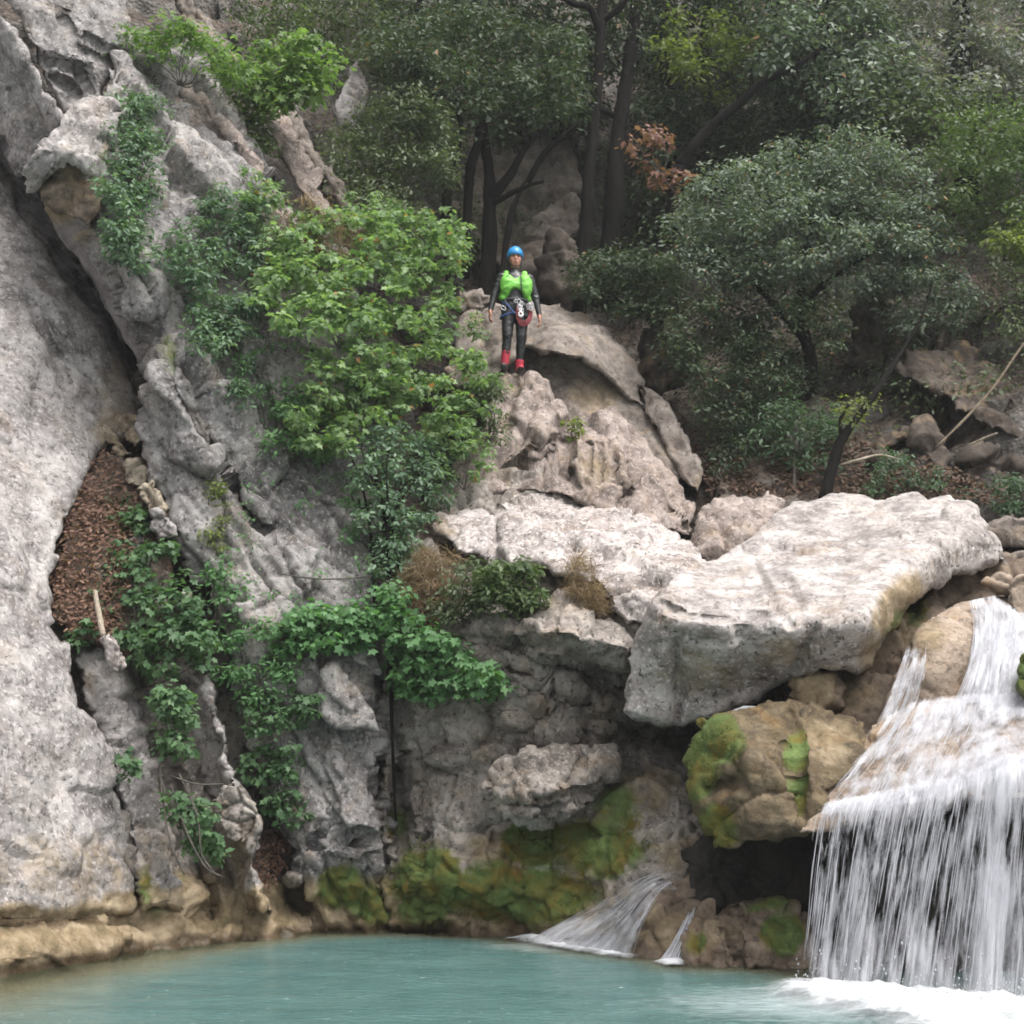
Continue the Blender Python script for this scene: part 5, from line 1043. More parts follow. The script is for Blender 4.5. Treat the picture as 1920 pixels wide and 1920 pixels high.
# ================================================================== PERSON
class SDF:
    def __init__(s, lo, hi, h):
        s.lo = np.array(lo, float); s.h = h
        s.n = np.ceil((np.array(hi) - s.lo) / h).astype(int) + 1
        s.v = np.full(tuple(s.n), 1.0, np.float32)
    def box(s, lo, hi):
        a = np.clip(np.floor((np.array(lo) - s.lo) / s.h).astype(int), 0, s.n - 1); b = np.clip(np.ceil((np.array(hi) - s.lo) / s.h).astype(int) + 1, 1, s.n)
        g = np.meshgrid(*[s.lo[i] + s.h * np.arange(a[i], b[i]) for i in range(3)], indexing='ij')
        return tuple(slice(a[i], b[i]) for i in range(3)), np.stack(g, -1)
    def put(s, sl, d, k, cut=False):
        v = s.v[sl]
        if cut: d = -d; hh = np.clip(.5 - .5 * (d - v) / k, 0, 1) if k else (d > v) * 1.0; s.v[sl] = v * hh + 0 if False else np.where(k > 0, d * (1 - np.clip(.5 + .5 * (v - d) / max(k, 1e-6), 0, 1)) + v * np.clip(.5 + .5 * (v - d) / max(k, 1e-6), 0, 1) + k * np.clip(.5 + .5 * (v - d) / max(k, 1e-6), 0, 1) * (1 - np.clip(.5 + .5 * (v - d) / max(k, 1e-6), 0, 1)), np.maximum(v, d))
        else:
            hh = np.clip(.5 + .5 * (v - d) / k, 0, 1); s.v[sl] = v * (1 - hh) + d * hh - k * hh * (1 - hh)
    def cap(s, a, b, ra, rb, k=.02, cut=False):
        a = np.array(a, float); b = np.array(b, float); m = max(ra, rb) + .06
        sl, P = s.box(np.minimum(a, b) - m, np.maximum(a, b) + m)
        ab = b - a; t = np.clip(((P - a) @ ab) / (ab @ ab + 1e-9), 0, 1)
        s.put(sl, np.linalg.norm(P - a - t[..., None] * ab, axis=-1) - (ra + (rb - ra) * t), k, cut)
    def ell(s, c, r, k=.02, cut=False):
        c = np.array(c, float); r = np.array(r, float)
        sl, P = s.box(c - r - .06, c + r + .06)
        q = (P - c) / r; k0 = np.linalg.norm(q, axis=-1); k1 = np.linalg.norm(q / r, axis=-1) + 1e-6
        s.put(sl, k0 * (k0 - 1) / k1, k, cut)
    def below(s, z, k=.004):
        Z = s.lo[2] + s.h * np.arange(s.n[2]); s.v = np.maximum(s.v, (z - Z)[None, None, :]).astype(np.float32)
    def above(s, z):
        Z = s.lo[2] + s.h * np.arange(s.n[2]); s.v = np.maximum(s.v, (Z - z)[None, None, :]).astype(np.float32)
    def mesh(s):
        v = s.v; nx, ny, nz = v.shape; neg = v < 0
        acc = np.zeros((nx - 1, ny - 1, nz - 1, 3)); cnt = np.zeros((nx - 1, ny - 1, nz - 1))
        I = np.stack(np.meshgrid(np.arange(nx - 1), np.arange(ny - 1), np.arange(nz - 1), indexing='ij'), -1)
        cor = lambda o: v[o[0]:nx - 1 + o[0], o[1]:ny - 1 + o[1], o[2]:nz - 1 + o[2]]
        for ax in range(3):
            for o1 in (0, 1):
                for o2 in (0, 1):
                    a = [0, 0, 0]; oth = [i for i in range(3) if i != ax]; a[oth[0]] = o1; a[oth[1]] = o2
                    b = list(a); b[ax] = 1
                    va, vb = cor(a), cor(b); m = (va < 0) != (vb < 0)
                    t = va / (va - vb + 1e-12)
                    p = np.zeros(va.shape + (3,)); p[..., oth[0]] = o1; p[..., oth[1]] = o2; p[..., ax] = t
                    acc += p * m[..., None]; cnt += m
        act = cnt > 0; idx = np.full(act.shape, -1); idx[act] = np.arange(act.sum())
        V = (I[act] + acc[act] / cnt[act][:, None]) * s.h + s.lo
        Q = []
        for ax in range(3):
            o = [i for i in range(3) if i != ax]
            sl0 = [slice(1, -1)] * 3; sl0[ax] = slice(0, -1); sl1 = [slice(1, -1)] * 3; sl1[ax] = slice(1, None)
            n0, n1 = neg[tuple(sl0)], neg[tuple(sl1)]
            E = np.argwhere(n0 != n1); inv = n0[n0 != n1]
            E = E + np.array([0 if i == ax else 1 for i in range(3)])
            c = []
            for d1, d2 in ((-1, -1), (0, -1), (0, 0), (-1, 0)):
                e = E.copy(); e[:, o[0]] += d1; e[:, o[1]] += d2; c.append(idx[e[:, 0], e[:, 1], e[:, 2]])
            q = np.stack(c, -1)
            f = inv if ax != 1 else ~inv
            q[~f] = q[~f][:, ::-1]; Q.append(q)
        return V, np.concatenate(Q)

PX, PY_, PYY = 966, 697, 17.40
pb = unproj(PX, PY_, PYY); pb[2] += .0
person = thing('person', 'person in blue helmet, green buoyancy vest and black wetsuit standing on the ribbed rock', 'person', tuple(pb))
def pobj(name, V, Fs, mat, parent=None, smooth=True):
    par = parent or person
    V = np.asarray(V, float)
    if par is not person: V = V - np.array(root_loc(par)) + np.array(root_loc(person))
    return link(name, mesh_np(name, V, Fs, mat, smooth), par)
M_neo = plain('black neoprene', (.011, .011, .013), .36, 0, .3)
M_skin = plain('skin', (.40, .185, .125), .5)
M_green = plain('bright green nylon', (.16, .47, .06), .55, 0, .3)
M_blue = plain('blue helmet shell', (.02, .22, .52), .35)
M_red = plain('red neoprene sock', (.42, .025, .05), .65)
M_shoe = plain('dark rubber shoe', (.025, .024, .026), .6)
M_hair = plain('dark hair', (.016, .011, .009), .5)
M_web = plain('dark webbing', (.03, .032, .04), .7)
M_bweb = plain('blue webbing', (.03, .07, .20), .7)
M_steel = plain('polished alloy', (.42, .42, .43), .35, .9)
M_rope = plain('dark red rope', (.16, .02, .025), .8)
M_white_p = plain('white plate', (.75, .75, .76), .5)
M_lip = plain('lips', (.25, .085, .075), .5)
M_eye = plain('dark eyes', (.02, .015, .012), .2)

b = SDF((-.46, -.26, -.03), (.46, .22, 1.72), .006)
# trunk
b.ell((0, 0, .88), (.165, .115, .12), .03); b.ell((0, 0, 1.03), (.135, .095, .15), .05); b.ell((0, .005, 1.19), (.165, .11, .14), .05)
b.cap((-.155, .005, 1.265), (.155, .005, 1.265), .055, .055, .05); b.cap((0, .01, 1.27), (0, -.005, 1.42), .058, .05, .04)
# head: skull, jaw, nose, brow, ears, eye hollows
b.ell((0, .0, 1.535), (.078, .098, .112), .02); b.ell((0, -.045, 1.445), (.055, .052, .052), .035)
b.cap((0, -.092, 1.525), (0, -.112, 1.490), .011, .015, .012); b.cap((-.04, -.082, 1.548), (.04, -.082, 1.548), .012, .012, .015)
for s in (-1, 1):
    b.ell((s * .079, .005, 1.51), (.010, .022, .032), .008); b.ell((s * .032, -.098, 1.527), (.015, .012, .010), .008, True)
    b.ell((s * .045, -.06, 1.49), (.025, .028, .03), .02)
b.ell((0, -.092, 1.452), (.024, .010, .011), .010)
def arm(s, sh, el, wr, hd):
    b.cap(sh, el, .062, .050, .04); b.cap(el, wr, .050, .033, .02)
    sh, el, wr, hd = map(lambda q: np.array(q, float), (sh, el, wr, hd))
    d = hd / np.linalg.norm(hd)
    out = np.array([-s, 0, 0.]); fr = np.array([0, -1, 0.]); fr = fr - d * (fr @ d); fr /= np.linalg.norm(fr)
    pal = wr + d * .055
    for o, l in ((-.026, .02), (-.009, .03), (.009, .03), (.026, .022)):
        b.cap(wr + d * .012 + fr * o * .7, wr + d * .088 + fr * o, .017, .014, .012)
    inn = np.array([-s * 1.0, 0, 0])
    for o, L in ((.028, .070), (.010, .080), (-.009, .074), (-.027, .058)):          # index .. little, index to the front
        k0 = wr + d * .092 + fr * o; k1 = k0 + d * L * .45 + inn * .006 + fr * .1 * o; k2 = k1 + d * L * .33 + inn * .016; k3 = k2 + d * L * .2 + inn * .016
        b.cap(k0, k1, .0102, .0096, .004); b.cap(k1, k2, .0096, .009, .004); b.cap(k2, k3, .009, .0078, .004)
    t0 = wr + d * .03 + fr * .024; t1 = t0 + d * .035 + fr * .026 + inn * .008; t2 = t1 + d * .034 + fr * .006 + inn * .006
    b.cap(t0, t1, .0135, .0115, .010); b.cap(t1, t2, .011, .009, .004)
arm(-1, (-.19, .005, 1.255), (-.272, .015, 1.02), (-.325, -.03, .80), (-.10, -.12, -1))
arm(1, (.195, .005, 1.25), (.268, .015, 1.0), (.31, -.03, .755), (.08, -.12, -1))
# legs and feet
b.cap((-.088, 0, .85), (-.105, -.045, .475), .097, .067, .04); b.cap((-.105, -.045, .475), (-.135, .0, .10), .064, .044, .02); b.ell((-.118, .02, .35), (.05, .052, .10), .03)
b.cap((-.135, .015, .05), (-.165, -.15, .035), .043, .032, .02)
b.cap((.088, .01, .85), (.078, -.015, .465), .097, .067, .04); b.cap((.078, -.015, .465), (.06, .06, .09), .064, .044, .02); b.ell((.07, .05, .34), (.05, .052, .10), .03)
b.cap((.06, .075, .045), (.065, -.095, .03), .043, .032, .02)
V, Q = b.mesh()
suit = np.clip((1.36 - V[:, 2]) / .05, 0, 1) * (np.abs(V[:, 0]) < .29)
V += (.006 * suit)[:, None] * np.stack([fbm(V * np.array([10, 10, 24]), 3, k) for k in (4, 5, 6)], -1)
body = pobj('body', V, Q, M_neo)
body.data.materials.append(M_skin)
c = V[Q].mean(1)
skin = (c[:, 2] > 1.385) | ((np.abs(c[:, 0]) > .25) & (c[:, 2] < .80) & (c[:, 0] < 0)) | ((c[:, 0] > .25) & (c[:, 2] < .755))
body.data.polygons.foreach_set('material_index', skin.astype(np.int32))
# wet-suit hood collar, hair
h = SDF((-.2, -.2, 1.2), (.2, .2, 1.72), .006)
h.ell((0, .045, 1.50), (.096, .085, .13), .03); h.ell((.05, .06, 1.40), (.06, .05, .09), .03); h.ell((-.055, .06, 1.42), (.045, .045, .08), .03)
h.ell((0, -.075, 1.50), (.068, .10, .13), .01, True)
V, Q = h.mesh(); pobj('hair', V, Q, M_hair)
h = SDF((-.2, -.2, 1.4), (.2, .2, 1.75), .006)
h.ell((0, .0, 1.565), (.106, .128, .122), .01); h.ell((0, -.02, 1.49), (.09, .118, .075), .006, True); h.below(1.535)
V, Q = h.mesh(); V[:, 2] += np.where(V[:, 2] < 1.56, .012 * np.clip(-V[:, 1] / .1, -1, 1), 0)
hel = pobj('helmet', V, Q, M_blue)
def ptube(name, path, rad, mat, parent=None, nseg=7, sub=4):
    V, a, bb = tube(path, [rad, rad], nseg=nseg, sub=sub, wob=0); return pobj(name, V, [a, bb], mat, parent)
for s in (-1, 1):
    ptube('chin_strap', [(s * .088, -.02, 1.54), (s * .078, -.035, 1.48), (s * .05, -.06, 1.415), (0, -.075, 1.398)], .006, M_web)
    V, a, bb = tube([(s * .021, -.096, 1.527), (s * .043, -.090, 1.527)], [.0055, .0055], nseg=6, sub=2, wob=0); pobj('eye', V, [a, bb], M_eye)
    V, a, bb = tube([(s * .016, -.100, 1.546), (s * .05, -.088, 1.545)], [.005, .0035], nseg=6, sub=2, wob=0); pobj('eyebrow', V, [a, bb], M_hair)
V, a, bb = tube([(-.022, -.098, 1.452), (0, -.106, 1.452), (.022, -.098, 1.452)], [.004, .006, .004], nseg=6, sub=3, wob=0); pobj('mouth', V, [a, bb], M_lip)
# buoyancy vest
h = SDF((-.3, -.26, .85), (.3, .25, 1.4), .006)
h.ell((0, .0, 1.10), (.20, .150, .20), .02); h.ell((-.09, -.07, 1.13), (.115, .09, .14), .02); h.ell((.12, -.07, 1.12), (.10, .095, .16), .008)
for s in (-1, 1):
    h.cap((s * .13, -.085, 1.20), (s * .118, .0, 1.312), .05, .04, .03); h.cap((s * .118, .0, 1.312), (s * .12, .09, 1.2), .04, .05, .03)
    h.cap((s * .165, -.05, .96), (s * .17, .03, 1.0), .035, .045, .03)
h.ell((0, -.12, .925), (.115, .17, .155), .02, True); h.ell((-.01, -.10, 1.335), (.068, .15, .12), .012, True)
h.ell((0, 0, 1.36), (.08, .08, .12), .01, True)
V, Q = h.mesh(); V += .009 * np.stack([fbm(V * np.array([9, 9, 16]), 3, k) for k in (1, 2, 3)], -1); vest = pobj('buoyancy_vest', V, Q, M_green)
ptube('vest_strap', [(.055, -.118, 1.28), (.058, -.150, 1.22), (.062, -.164, 1.12), (.066, -.150, 1.03)], .008, M_web, vest)
ptube('vest_strap', [(-.095, -.128, 1.245), (-.115, -.138, 1.235), (-.15, -.118, 1.225)], .006, M_web, vest)
# boots
def boot(a0, a1, f0, f1, up):
    h = SDF((-.25, -.27, -.03), (.2, .2, .4), .006)
    h.cap(a0, a1, .050, .056, .01); h.cap(f0, f1, .046, .036, .02)
    V, Q = h.mesh(); g = pobj('boot', V, Q, M_red)
    g.data.materials.append(M_shoe); cz = V[Q].mean(1)
    g.data.polygons.foreach_set('material_index', (cz[:, 2] < up).astype(np.int32))
boot((-.135, .003, .09), (-.122, -.018, .26), (-.135, .02, .045), (-.168, -.158, .032), .095)
boot((.06, .06, .08), (.062, .05, .15), (.06, .08, .042), (.066, -.10, .03), .028)
# harness and gear
def ring(name, cx, cz, rx, ry, y0, rad, mat, tilt=0, parent=None):
    a_ = np.linspace(0, 2 * np.pi, 15)
    ptube(name, [(cx + rx * math.cos(t), y0 + ry * math.sin(t), cz + tilt * math.cos(t)) for t in a_], rad, mat, parent, 7, 2)
har = pobj('harness', *((lambda r_: (r_[0], [r_[1], r_[2]]))(tube([(.168 * math.cos(t), .122 * math.sin(t), .925 - .012 * math.sin(t)) for t in np.linspace(0, 2 * np.pi, 17)], [.02, .02], nseg=8, sub=2, wob=0))), M_web)
ring('leg_loop', -.094, .74, .096, .092, -.012, .017, M_bweb, .03, har); ring('leg_loop', .09, .735, .094, .09, .0, .017, M_web, -.03, har)
ptube('webbing', [(-.17, -.07, .90), (-.12, -.125, .86), (-.06, -.135, .78), (0, -.135, .72)], .012, M_bweb, har)
ptube('webbing', [(.02, -.135, .93), (.03, -.14, .86), (.03, -.145, .80)], .012, M_web, har)
ptube('webbing', [(-.14, -.11, .92), (-.13, -.12, .80)], .012, M_web, har)
def karabiner(x, z, w, hh, y, mat, an=0):
    pts = []
    for t in np.linspace(0, 2 * np.pi, 13):
        u, v_ = w * math.cos(t) * (1 + .25 * math.sin(t)), hh * math.sin(t)
        pts.append((x + u * math.cos(an) - v_ * math.sin(an), y, z + u * math.sin(an) + v_ * math.cos(an)))
    ptube('karabiner', pts, .0062, mat, har, 6, 2)
for x, z, w, hh, an in ((.035, .875, .022, .045, .2), (.055, .845, .022, .048, -.3), (.04, .80, .024, .05, .1), (.062, .79, .02, .05, .5), (.155, .83, .02, .045, -.1), (.18, .82, .02, .048, .2), (.205, .83, .018, .045, .1), (-.165, .80, .022, .034, 1.0), (.0, .90, .018, .03, 1.2)):
    karabiner(x, z, w, hh, -.155 if x > 0 else -.135, M_steel, an)
h = SDF((-.1, -.25, .6), (.2, -.1, .85), .004)
h.ell((.055, -.168, .715), (.036, .013, .042), .003); h.ell((.052, -.168, .722), (.017, .05, .019), .003, True); h.ell((.05, -.166, .778), (.024, .012, .026), .004); h.ell((.05, -.168, .783), (.009, .05, .010), .002, True)
V, Q = h.mesh(); pobj('descender', V, Q, M_white_p, har)
for i in range(5):
    o = i * .012
    ptube('rope_loop', [(.015 + o * .4, -.14, .86), (.0 + o, -.15 - o * .3, .72 + o), (.03 + o * .6, -.15, .60 + o * .9), (.10 + o * .3, -.15 - o * .3, .565 + o * 1.3), (.175 - o * .5, -.14, .63 + o), (.205 - o * .8, -.12, .75), (.17 - o * .5, -.13, .86)], .0085, M_rope, har, 6, 4)

person.rotation_euler = (0, 0, .10)
# ================================================================== WATER
shore = np.array([(-420, 1930), (0, 1838), (150, 1808), (300, 1784), (450, 1762), (560, 1751), (750, 1748), (950, 1758), (1060, 1775), (1180, 1790), (1300, 1810), (1500, 1818), (1600, 1850), (1800, 1865), (2300, 1900)], float)
shw = unproj(shore[:, 0], shore[:, 1], water_Y(shore[:, 0], shore[:, 1]))[:, :2]
def grid_sheet(xs, ys):
    X, Y = np.meshgrid(xs, ys); n = len(xs); m = len(ys)
    i = (np.arange(m - 1)[:, None] * n + np.arange(n - 1)[None]).ravel()
    return X.ravel(), Y.ravel(), np.stack([i, i + 1, i + n + 1, i + n], -1)
xs = np.concatenate([np.linspace(-70, -7, 16), np.arange(-6.9, 7, .07), np.linspace(7.1, 70, 16)])
ys = np.concatenate([np.linspace(-60, 7, 14), np.arange(7.1, 17.5, .07)])
X, Y, Q = grid_sheet(xs, ys)
d, _ = seg_dist(shw, np.stack([X, Y], -1), closed=False)
Pw = np.stack([X, Y, 0 * X], -1)
Z = .010 * fbm(Pw * np.array([1.2, 2.6, 1]), 3, 3) + .006 * fbm(Pw * np.array([4, 8, 1]), 2, 9)
left = np.clip((2.0 - X) / 6, 0, 1)
sh = np.clip(np.exp(-d / (.28 + .55 * np.clip((-1.5 - X) / 2.5, 0, 1))) + .18 * fbm(Pw * 1.1, 3, 21) * np.exp(-d / 1.2), 0, 1)
fo = np.exp(-(((X - 2.9) / 1.7) ** 2 + ((Y - 10.4) / .9) ** 2)) * 1.0 + .6 * np.exp(-(((X - .55) / .9) ** 2 + ((Y - 13.7) / .45) ** 2))
t = NT('milky turquoise pool'); p = t.pos()
at = t.attr('shore'); sp = t.n('ShaderNodeSeparateColor'); t.l(at.outputs['Color'], sp.inputs[0])
mp = t.n('ShaderNodeMapping'); t.l(p, mp.inputs[0]); mp.inputs['Scale'].default_value = (.8, 2.1, 1)
n1 = t.noise(mp.outputs[0], 1.2, 5, .6, .5); n2 = t.noise(mp.outputs[0], 6.5, 5, .6, .8); n3 = t.noise(mp.outputs[0], 22, 3, .5, .5)
col = t.mix(t.rng(n1, .35, .65), (.055, .115, .113), (.078, .148, .142))
col = t.mix(t.rng(sp.outputs[0], .08, .6), col, (.16, .155, .10))
fm = t.rng(t.math('ADD', sp.outputs[1], t.math('MULTIPLY', n2, .8)), .62, 1.15)
col = t.mix(t.math('MULTIPLY', fm, .55), col, (.55, .62, .64))
fl = t.rng(n3, .69, .73); col = t.mix(t.math('MULTIPLY', fl, .6), col, (.7, .75, .76))  # tiny pale glints painted into the water colour
hgt = t.math('ADD', t.math('MULTIPLY', n2, .8), t.math('MULTIPLY', n3, .25))
wb = t.bsdf(Base_Color=col, Roughness=.12, Specular_IOR_Level=.5, Normal=t.bump(hgt, .5, .07))
tr = t.n('ShaderNodeBsdfTransparent'); tr.inputs[0].default_value = (.72, .84, .78, 1)
mx = t.n('ShaderNodeMixShader'); t.l(t.rng(sp.outputs[0], .25, .95, 0, .8), mx.inputs[0]); t.l(wb.outputs[0], mx.inputs[1]); t.l(tr.outputs[0], mx.inputs[2])
M_pool = t.fin(mx)
pool = obj('water', np.stack([X, Y, Z], -1), Q, M_pool, attrs={'shore': np.stack([sh, fo, 0 * sh], -1)}, own_origin=False)
pool['kind'] = 'structure'

def fall_mat(name, thr0, thr1, fu, fv, amax=.97):
    t = NT(name); a = t.attr('flow'); s_ = t.n('ShaderNodeSeparateColor'); t.l(a.outputs['Color'], s_.inputs[0])
    cb = t.n('ShaderNodeCombineXYZ'); t.l(t.math('MULTIPLY', s_.outputs[0], fu), cb.inputs[0]); t.l(t.math('MULTIPLY', s_.outputs[1], fv), cb.inputs[1])
    n = t.noise(cb.outputs[0], 1, 6, .62, .25)
    cb2 = t.n('ShaderNodeCombineXYZ'); t.l(t.math('MULTIPLY', s_.outputs[0], fu * .23), cb2.inputs[0]); t.l(t.math('MULTIPLY', s_.outputs[1], fv * .8), cb2.inputs[1]); cb2.inputs[2].default_value = 7
    nb = t.noise(cb2.outputs[0], 1, 4, .6, .4)
    f = t.math('ADD', t.math('ADD', t.math('MULTIPLY', n, .65), t.math('MULTIPLY', nb, .45)), t.math('MULTIPLY', s_.outputs[2], .5))
    al = t.rng(f, thr0, thr1, 0, amax)
    df = t.bsdf(Base_Color=(.60, .605, .65), Roughness=.35, Specular_IOR_Level=.4)
    tl = t.n('ShaderNodeBsdfTranslucent'); tl.inputs[0].default_value = (.62, .625, .67, 1)
    m1 = t.n('ShaderNodeMixShader'); m1.inputs[0].default_value = .35; t.l(df.outputs[0], m1.inputs[1]); t.l(tl.outputs[0], m1.inputs[2])
    tp = t.n('ShaderNodeBsdfTransparent')
    m2 = t.n('ShaderNodeMixShader'); t.l(al, m2.inputs[0]); t.l(tp.outputs[0], m2.inputs[1]); t.l(m1.outputs[0], m2.inputs[2])
    return t.fin(m2)
M_fall = fall_mat('white falling water', .50, .70, 34, 3.6)
M_slide = fall_mat('white sliding water', .50, .72, 17, 4.2, .9)
t = NT('white water strands'); df = t.bsdf(Base_Color=(.64, .645, .69), Roughness=.3)
tl = t.n('ShaderNodeBsdfTranslucent'); tl.inputs[0].default_value = (.62, .625, .67, 1)
m1 = t.n('ShaderNodeMixShader'); m1.inputs[0].default_value = .35; t.l(df.outputs[0], m1.inputs[1]); t.l(tl.outputs[0], m1.inputs[2])
tp = t.n('ShaderNodeBsdfTransparent'); m2 = t.n('ShaderNodeMixShader'); m2.inputs[0].default_value = .8; t.l(tp.outputs[0], m2.inputs[1]); t.l(m1.outputs[0], m2.inputs[2])
M_strand = t.fin(m2)

class Flow:                       # guides: list of polylines (px, py, Y), left to right
    def __init__(s, guides, us=None):
        s.k = 24; G = []
        for g in guides:
            g = unproj(*np.array(g, float).T); n = len(g)
            q = np.vstack([2 * g[0] - g[1], g, 2 * g[-1] - g[-2]]); tt = np.linspace(0, n - 1 - 1e-6, s.k); i = tt.astype(int) + 1; f = (tt - (i - 1))[:, None]
            G.append(.5 * (2 * q[i] + (q[i + 1] - q[i - 1]) * f + (2 * q[i - 1] - 5 * q[i] + 4 * q[i + 1] - q[i + 2]) * f ** 2 + (3 * q[i] - q[i - 1] - 3 * q[i + 1] + q[i + 2]) * f ** 3))
        s.G = np.array(G); s.us = np.linspace(0, 1, len(G)) if us is None else np.array(us)
    def __call__(s, u, v):
        u = np.clip(u, 0, 1); v = np.clip(v, 0, 1) * (s.k - 1); j = np.minimum(v.astype(int), s.k - 2); fv = (v - j)[:, None]
        i = np.clip(np.searchsorted(s.us, u, side='right') - 1, 0, len(s.us) - 2); fu = ((u - s.us[i]) / (s.us[i + 1] - s.us[i]))[:, None]
        g = lambda a, b: s.G[a, b]
        return (g(i, j) * (1 - fu) + g(i + 1, j) * fu) * (1 - fv) + (g(i, j + 1) * (1 - fu) + g(i + 1, j + 1) * fu) * fv
def veil(name, flow, parent, mat, nu, nv, dens, seed, push=0., wob=.03, scale=1.):
    u, v = np.meshgrid(np.linspace(0, 1, nu), np.linspace(0, 1, nv)); u = u.ravel(); v = v.ravel()
    P = flow(u, v)
    P[:, 1] -= push + wob * fbm(np.stack([u * 14 * scale, v * 2, 0 * u + seed], -1), 3, seed) * (.3 + v)
    i = (np.arange(nv - 1)[:, None] * nu + np.arange(nu - 1)[None]).ravel()
    edge = np.clip(np.minimum(u, 1 - u) / .04, 0, 1)
    dd = dens(u, v) - (1 - edge) * .5
    A = np.stack([u * scale + seed * .37, v + seed * .71, dd], -1)
    return obj(name, P, np.stack([i, i + 1, i + nu + 1, i + nu], -1), mat, parent, True, {'flow': A})
def strands(name, flow, parent, n, r, wmin, wmax, vlen=(.25, .7), push=.05, slant=0., v00=0., vmax=1.):
    parts = []; K = 7
    u0 = r.rand(n); v0 = v00 + (1 - v00) * r.rand(n) ** 1.3 * .75; L = vlen[0] + r.rand(n) * (vlen[1] - vlen[0]); w = wmin + (wmax - wmin) * r.rand(n) ** 2
    k = np.linspace(0, 1, K)
    v = np.minimum(v0[:, None] + L[:, None] * k[None], vmax); u = u0[:, None] + (slant * (v - .5)) + .004 * r.randn(n, 1)
    P = flow(u.ravel(), v.ravel()).reshape(n, K, 3); P[..., 1] -= push * (r.rand(n, 1) * 1.6 - .3)
    prof = np.sin(np.pi * np.clip(k * .92 + .06, 0, 1)) ** .7
    W_ = w[:, None] * prof[None]
    V = np.stack([P + np.stack([W_, 0 * W_, 0 * W_], -1), P + np.stack([-W_ * .5, -W_ * .8, 0 * W_], -1), P + np.stack([-W_ * .5, W_ * .8, 0 * W_], -1)], 2)
    base = (np.arange(n) * K * 3)[:, None, None]
    fs = []
    for j in range(3):
        a = (np.arange(K - 1) * 3 + j); b_ = (np.arange(K - 1) * 3 + (j + 1) % 3)
        fs.append(np.stack([a, b_, b_ + 3, a + 3], -1)[None] + base)
    Fq = np.concatenate([f.reshape(-1, 4) for f in fs])
    o = obj(name, V.reshape(-1, 3), Fq, M_strand, parent, True); o['kind'] = 'stuff'
    return o
def fall(name, label, guides, us=None, group=None):
    fl = Flow(guides, us); b_ = fl(np.array([.5]), np.array([1.]))[0]
    return thing(name, label, 'waterfall', tuple(b_)), fl
def sv(px, py, key, off=.1):
    return (px, py, float(SURF[key](np.array([px]), np.array([py]))[0]) - off)
rw = np.random.RandomState(5)
# wide curtain
wf, fl = fall('waterfall', 'wide white curtain of water falling from the ledge into the pool',
    [[(1545, 1500, 11.44), (1528, 1525, 11.40), (1519, 1600, 11.28), (1510, 1720, 11.22), (1494, 1856, 11.18)], [(1652, 1480, 11.40), (1640, 1515, 11.16), (1626, 1600, 11.08), (1610, 1720, 11.02), (1590, 1868, 10.98)],
     [(1766, 1455, 11.36), (1760, 1492, 11.04), (1744, 1590, 10.98), (1726, 1720, 10.93), (1704, 1878, 10.88)], [(1884, 1415, 11.28), (1880, 1450, 10.94), (1872, 1570, 10.88), (1862, 1720, 10.83), (1850, 1890, 10.78)], [(2080, 1385, 11.15), (2080, 1420, 10.86), (2080, 1560, 10.75), (2075, 1720, 10.7), (2070, 1910, 10.65)]], [0, .22, .44, .66, 1])
big_ = lambda u, v: .26 * np.exp(-((u - .66) / .04) ** 2) + .16 * np.exp(-((v - .12) / .2) ** 2) - .25 * np.exp(-(v / .06) ** 2) + .06 * np.exp(-((v - 1) / .12) ** 2) - .03
veil('veil', fl, wf, M_fall, 90, 26, lambda u, v: big_(u, v) + .01, 2, 0, .07, 1.)
veil('veil', fl, wf, M_fall, 90, 26, lambda u, v: big_(u, v) - .06, 5, .08, .06, 1.3)
veil('veil', fl, wf, M_fall, 90, 26, lambda u, v: big_(u, v) - .12, 9, -.12, .08, .8)
strands('strands', fl, wf, 300, rw, .002, .006, (.12, .4), .14, -.035)
# sheet sliding over the ledge
wl_, fl = fall('waterfall', 'thin white sheet of water sliding over the tan ledge above the curtain',
    [[sv(1655, 1345, 'ledge', .10), sv(1625, 1395, 'ledge', .10), sv(1570, 1460, 'ledge', .10), (1522, 1528, 11.40)], [sv(1720, 1312, 'ledge', .08), sv(1690, 1380, 'ledge', .12), sv(1660, 1450, 'ledge', .12), (1640, 1518, 11.20)],
     [sv(1800, 1300, 'ledge', .08), sv(1785, 1370, 'ledge', .12), sv(1770, 1430, 'ledge', .12), (1760, 1495, 11.10)], [sv(1890, 1296, 'ledge', .08), sv(1890, 1350, 'ledge', .12), sv(1885, 1400, 'ledge', .12), (1880, 1452, 11.0)], [sv(2080, 1295, 'ledge', .08), sv(2080, 1340, 'ledge', .12), sv(2080, 1380, 'ledge', .12), (2080, 1422, 10.88)]], [0, .22, .44, .66, 1])
dl = lambda u, v: .01 + .22 * np.exp(-((v - .08) / .10) ** 2) * np.clip((u - .1) / .15, 0, 1) - .2 * np.exp(-(v / .03) ** 2)  + .16 * fbm(np.stack([u * 5, v * 3, 0 * u], -1), 2, 4) + .10 * v + .12 * np.exp(-((u - .62) / .12) ** 2) - .12 * np.exp(-((u - .22) / .12) ** 2 - ((v - .65) / .2) ** 2)
veil('veil', fl, wl_, M_slide, 80, 24, dl, 12, .01, .03, 1.)
veil('veil', fl, wl_, M_slide, 80, 24, lambda u, v: dl(u, v) - .08, 15, .06, .04, 1.4)
strands('strands', fl, wl_, 120, rw, .002, .006, (.12, .35), .06, -.10)
